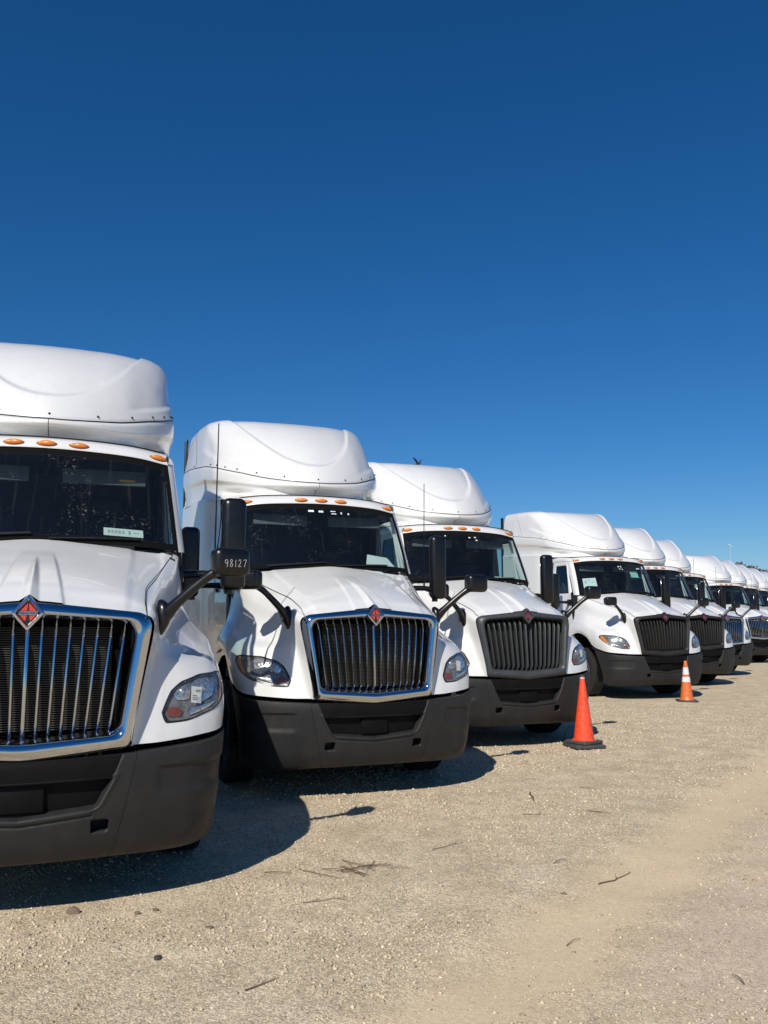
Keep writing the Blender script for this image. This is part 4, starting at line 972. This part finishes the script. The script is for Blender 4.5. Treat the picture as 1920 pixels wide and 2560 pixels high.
tree(0, 57.5, 122, .95, 5.0, 'bare tree at the far right edge')
tree(1, 64.0, 124, .9, 0.5, 'bare tree just past the right edge')
def leafy(name, x, y, w, d, h, N, mat, kind, label, cat):
    u = rng.random((N, 3)); X = (u[:, 0] - .5) * w; Y = (u[:, 1] - .5) * d
    top = h * (.55 + .45 * vnoise(X + x, Y + y, max(w / 7, 1.2), 31)) * np.clip(1.25 * np.cos(X / w * 2.8) ** .5 if w < 12 else 1, 0, 1)
    Z = top * u[:, 2] ** .55; s = .10 + .22 * rng.random(N); th = rng.random((N, 3)) * 6.28
    a = np.stack([np.cos(th[:, 0]), np.sin(th[:, 0]), np.sin(th[:, 1]) * .6], 1) * s[:, None]; b = np.stack([-np.sin(th[:, 2]) * .5, np.cos(th[:, 2]) * .5, np.cos(th[:, 1])], 1) * s[:, None]
    c = np.stack([X, Y, Z], 1); V = np.stack([c - a, c + b, c + a, c - b], 1).reshape(-1, 3); F = np.arange(N * 4).reshape(-1, 4)
    me = bpy.data.meshes.new(name); me.from_pydata(V.tolist(), [], F.tolist()); me.materials.append(MATS[mat]); o = link(name, me, None, (x, y, 0)); tag(o, label, cat, kind=kind); return o
et = empty('evergreen_tree', (47.0, 112, 0)); tag(et, 'dark rounded tree standing above the eighth and ninth fairings', 'tree')
lf = leafy('crown', 0, 0, 5.5, 5.5, 9.6, 5200, 'evergreen', None, None, None); lf.parent = et
MB().tube([(0, 0, 0), (.1, 0, 3), (0, .1, 7.5)], [.3, .22, .08], 8).build('trunk', 'bark', et)
leafy('distant_woods', 96, 132, 96, 12, 11.0, 34000, 'brush', 'stuff', 'brown leafless woods beyond the far end of the row', 'woods')
leafy('distant_woods', -22, 100, 120, 9, 6.0, 20000, 'brush', 'stuff', 'brown leafless woods hidden behind the nearest trucks', 'woods')
ms = empty('light_mast', (48.71, 120, 0)); tag(ms, 'pale distant light mast rising above the row against the sky', 'light mast')
MB().tube([(0, 0, 0), (0, 0, 11.6)], [.06, .03], 8).build('pole', 'mast', ms)
MB().box((-.16, 0, 11.9), (.34, .25, .18), .04, 2).box((.14, 0, 11.68), (.3, .2, .16), .04, 2).build('lamp_head', 'mast', ms)
def bird(loc):
    T = empty('bird', loc, R(35)); tag(T, 'small dark bird with raised wings above the third truck\'s roof', 'bird')
    B = MB().tube([(0, -.12, -.01), (0, -.09, 0), (0, -.03, 0), (0, .05, .0), (0, .12, .005), (0, .17, .01)], [.008, .022, .034, .032, .016, .004], 10, flat=.85)
    sph(B, (0, -.115, .012), .021, 10, 7); B.tube([(0, -.134, .010), (0, -.158, .006)], [.006, .001], 6)
    B.add([(0, .14, .008), (-.03, .215, .012), (.03, .215, .012), (0, .14, .014), (-.03, .215, .015), (.03, .215, .015)], [(0, 1, 2), (3, 5, 4), (0, 3, 4, 1), (1, 4, 5, 2), (2, 5, 3, 0)])
    for s in (1, -1):
        sp = np.array([(.02, -.03, .02), (.07, -.045, .085), (.13, -.03, .15), (.20, .02, .20)]); ch = [.10, .11, .09, .02]
        U = np.array([[(s * p[0], p[1] + c * f, p[2] + .008 * (1 - f)) for f in (0, .3, .7, 1)] for p, c in zip(sp, ch)]); Lw = U - np.array([0, 0, .006])
        U = catmull(U, np.linspace(0, 3, 10)); Lw = catmull(Lw, np.linspace(0, 3, 10)); B.grid(U); B.grid(Lw, flip=True)
    B.build('body', 'bird', T)
bird((1.14, 28, 6.70))
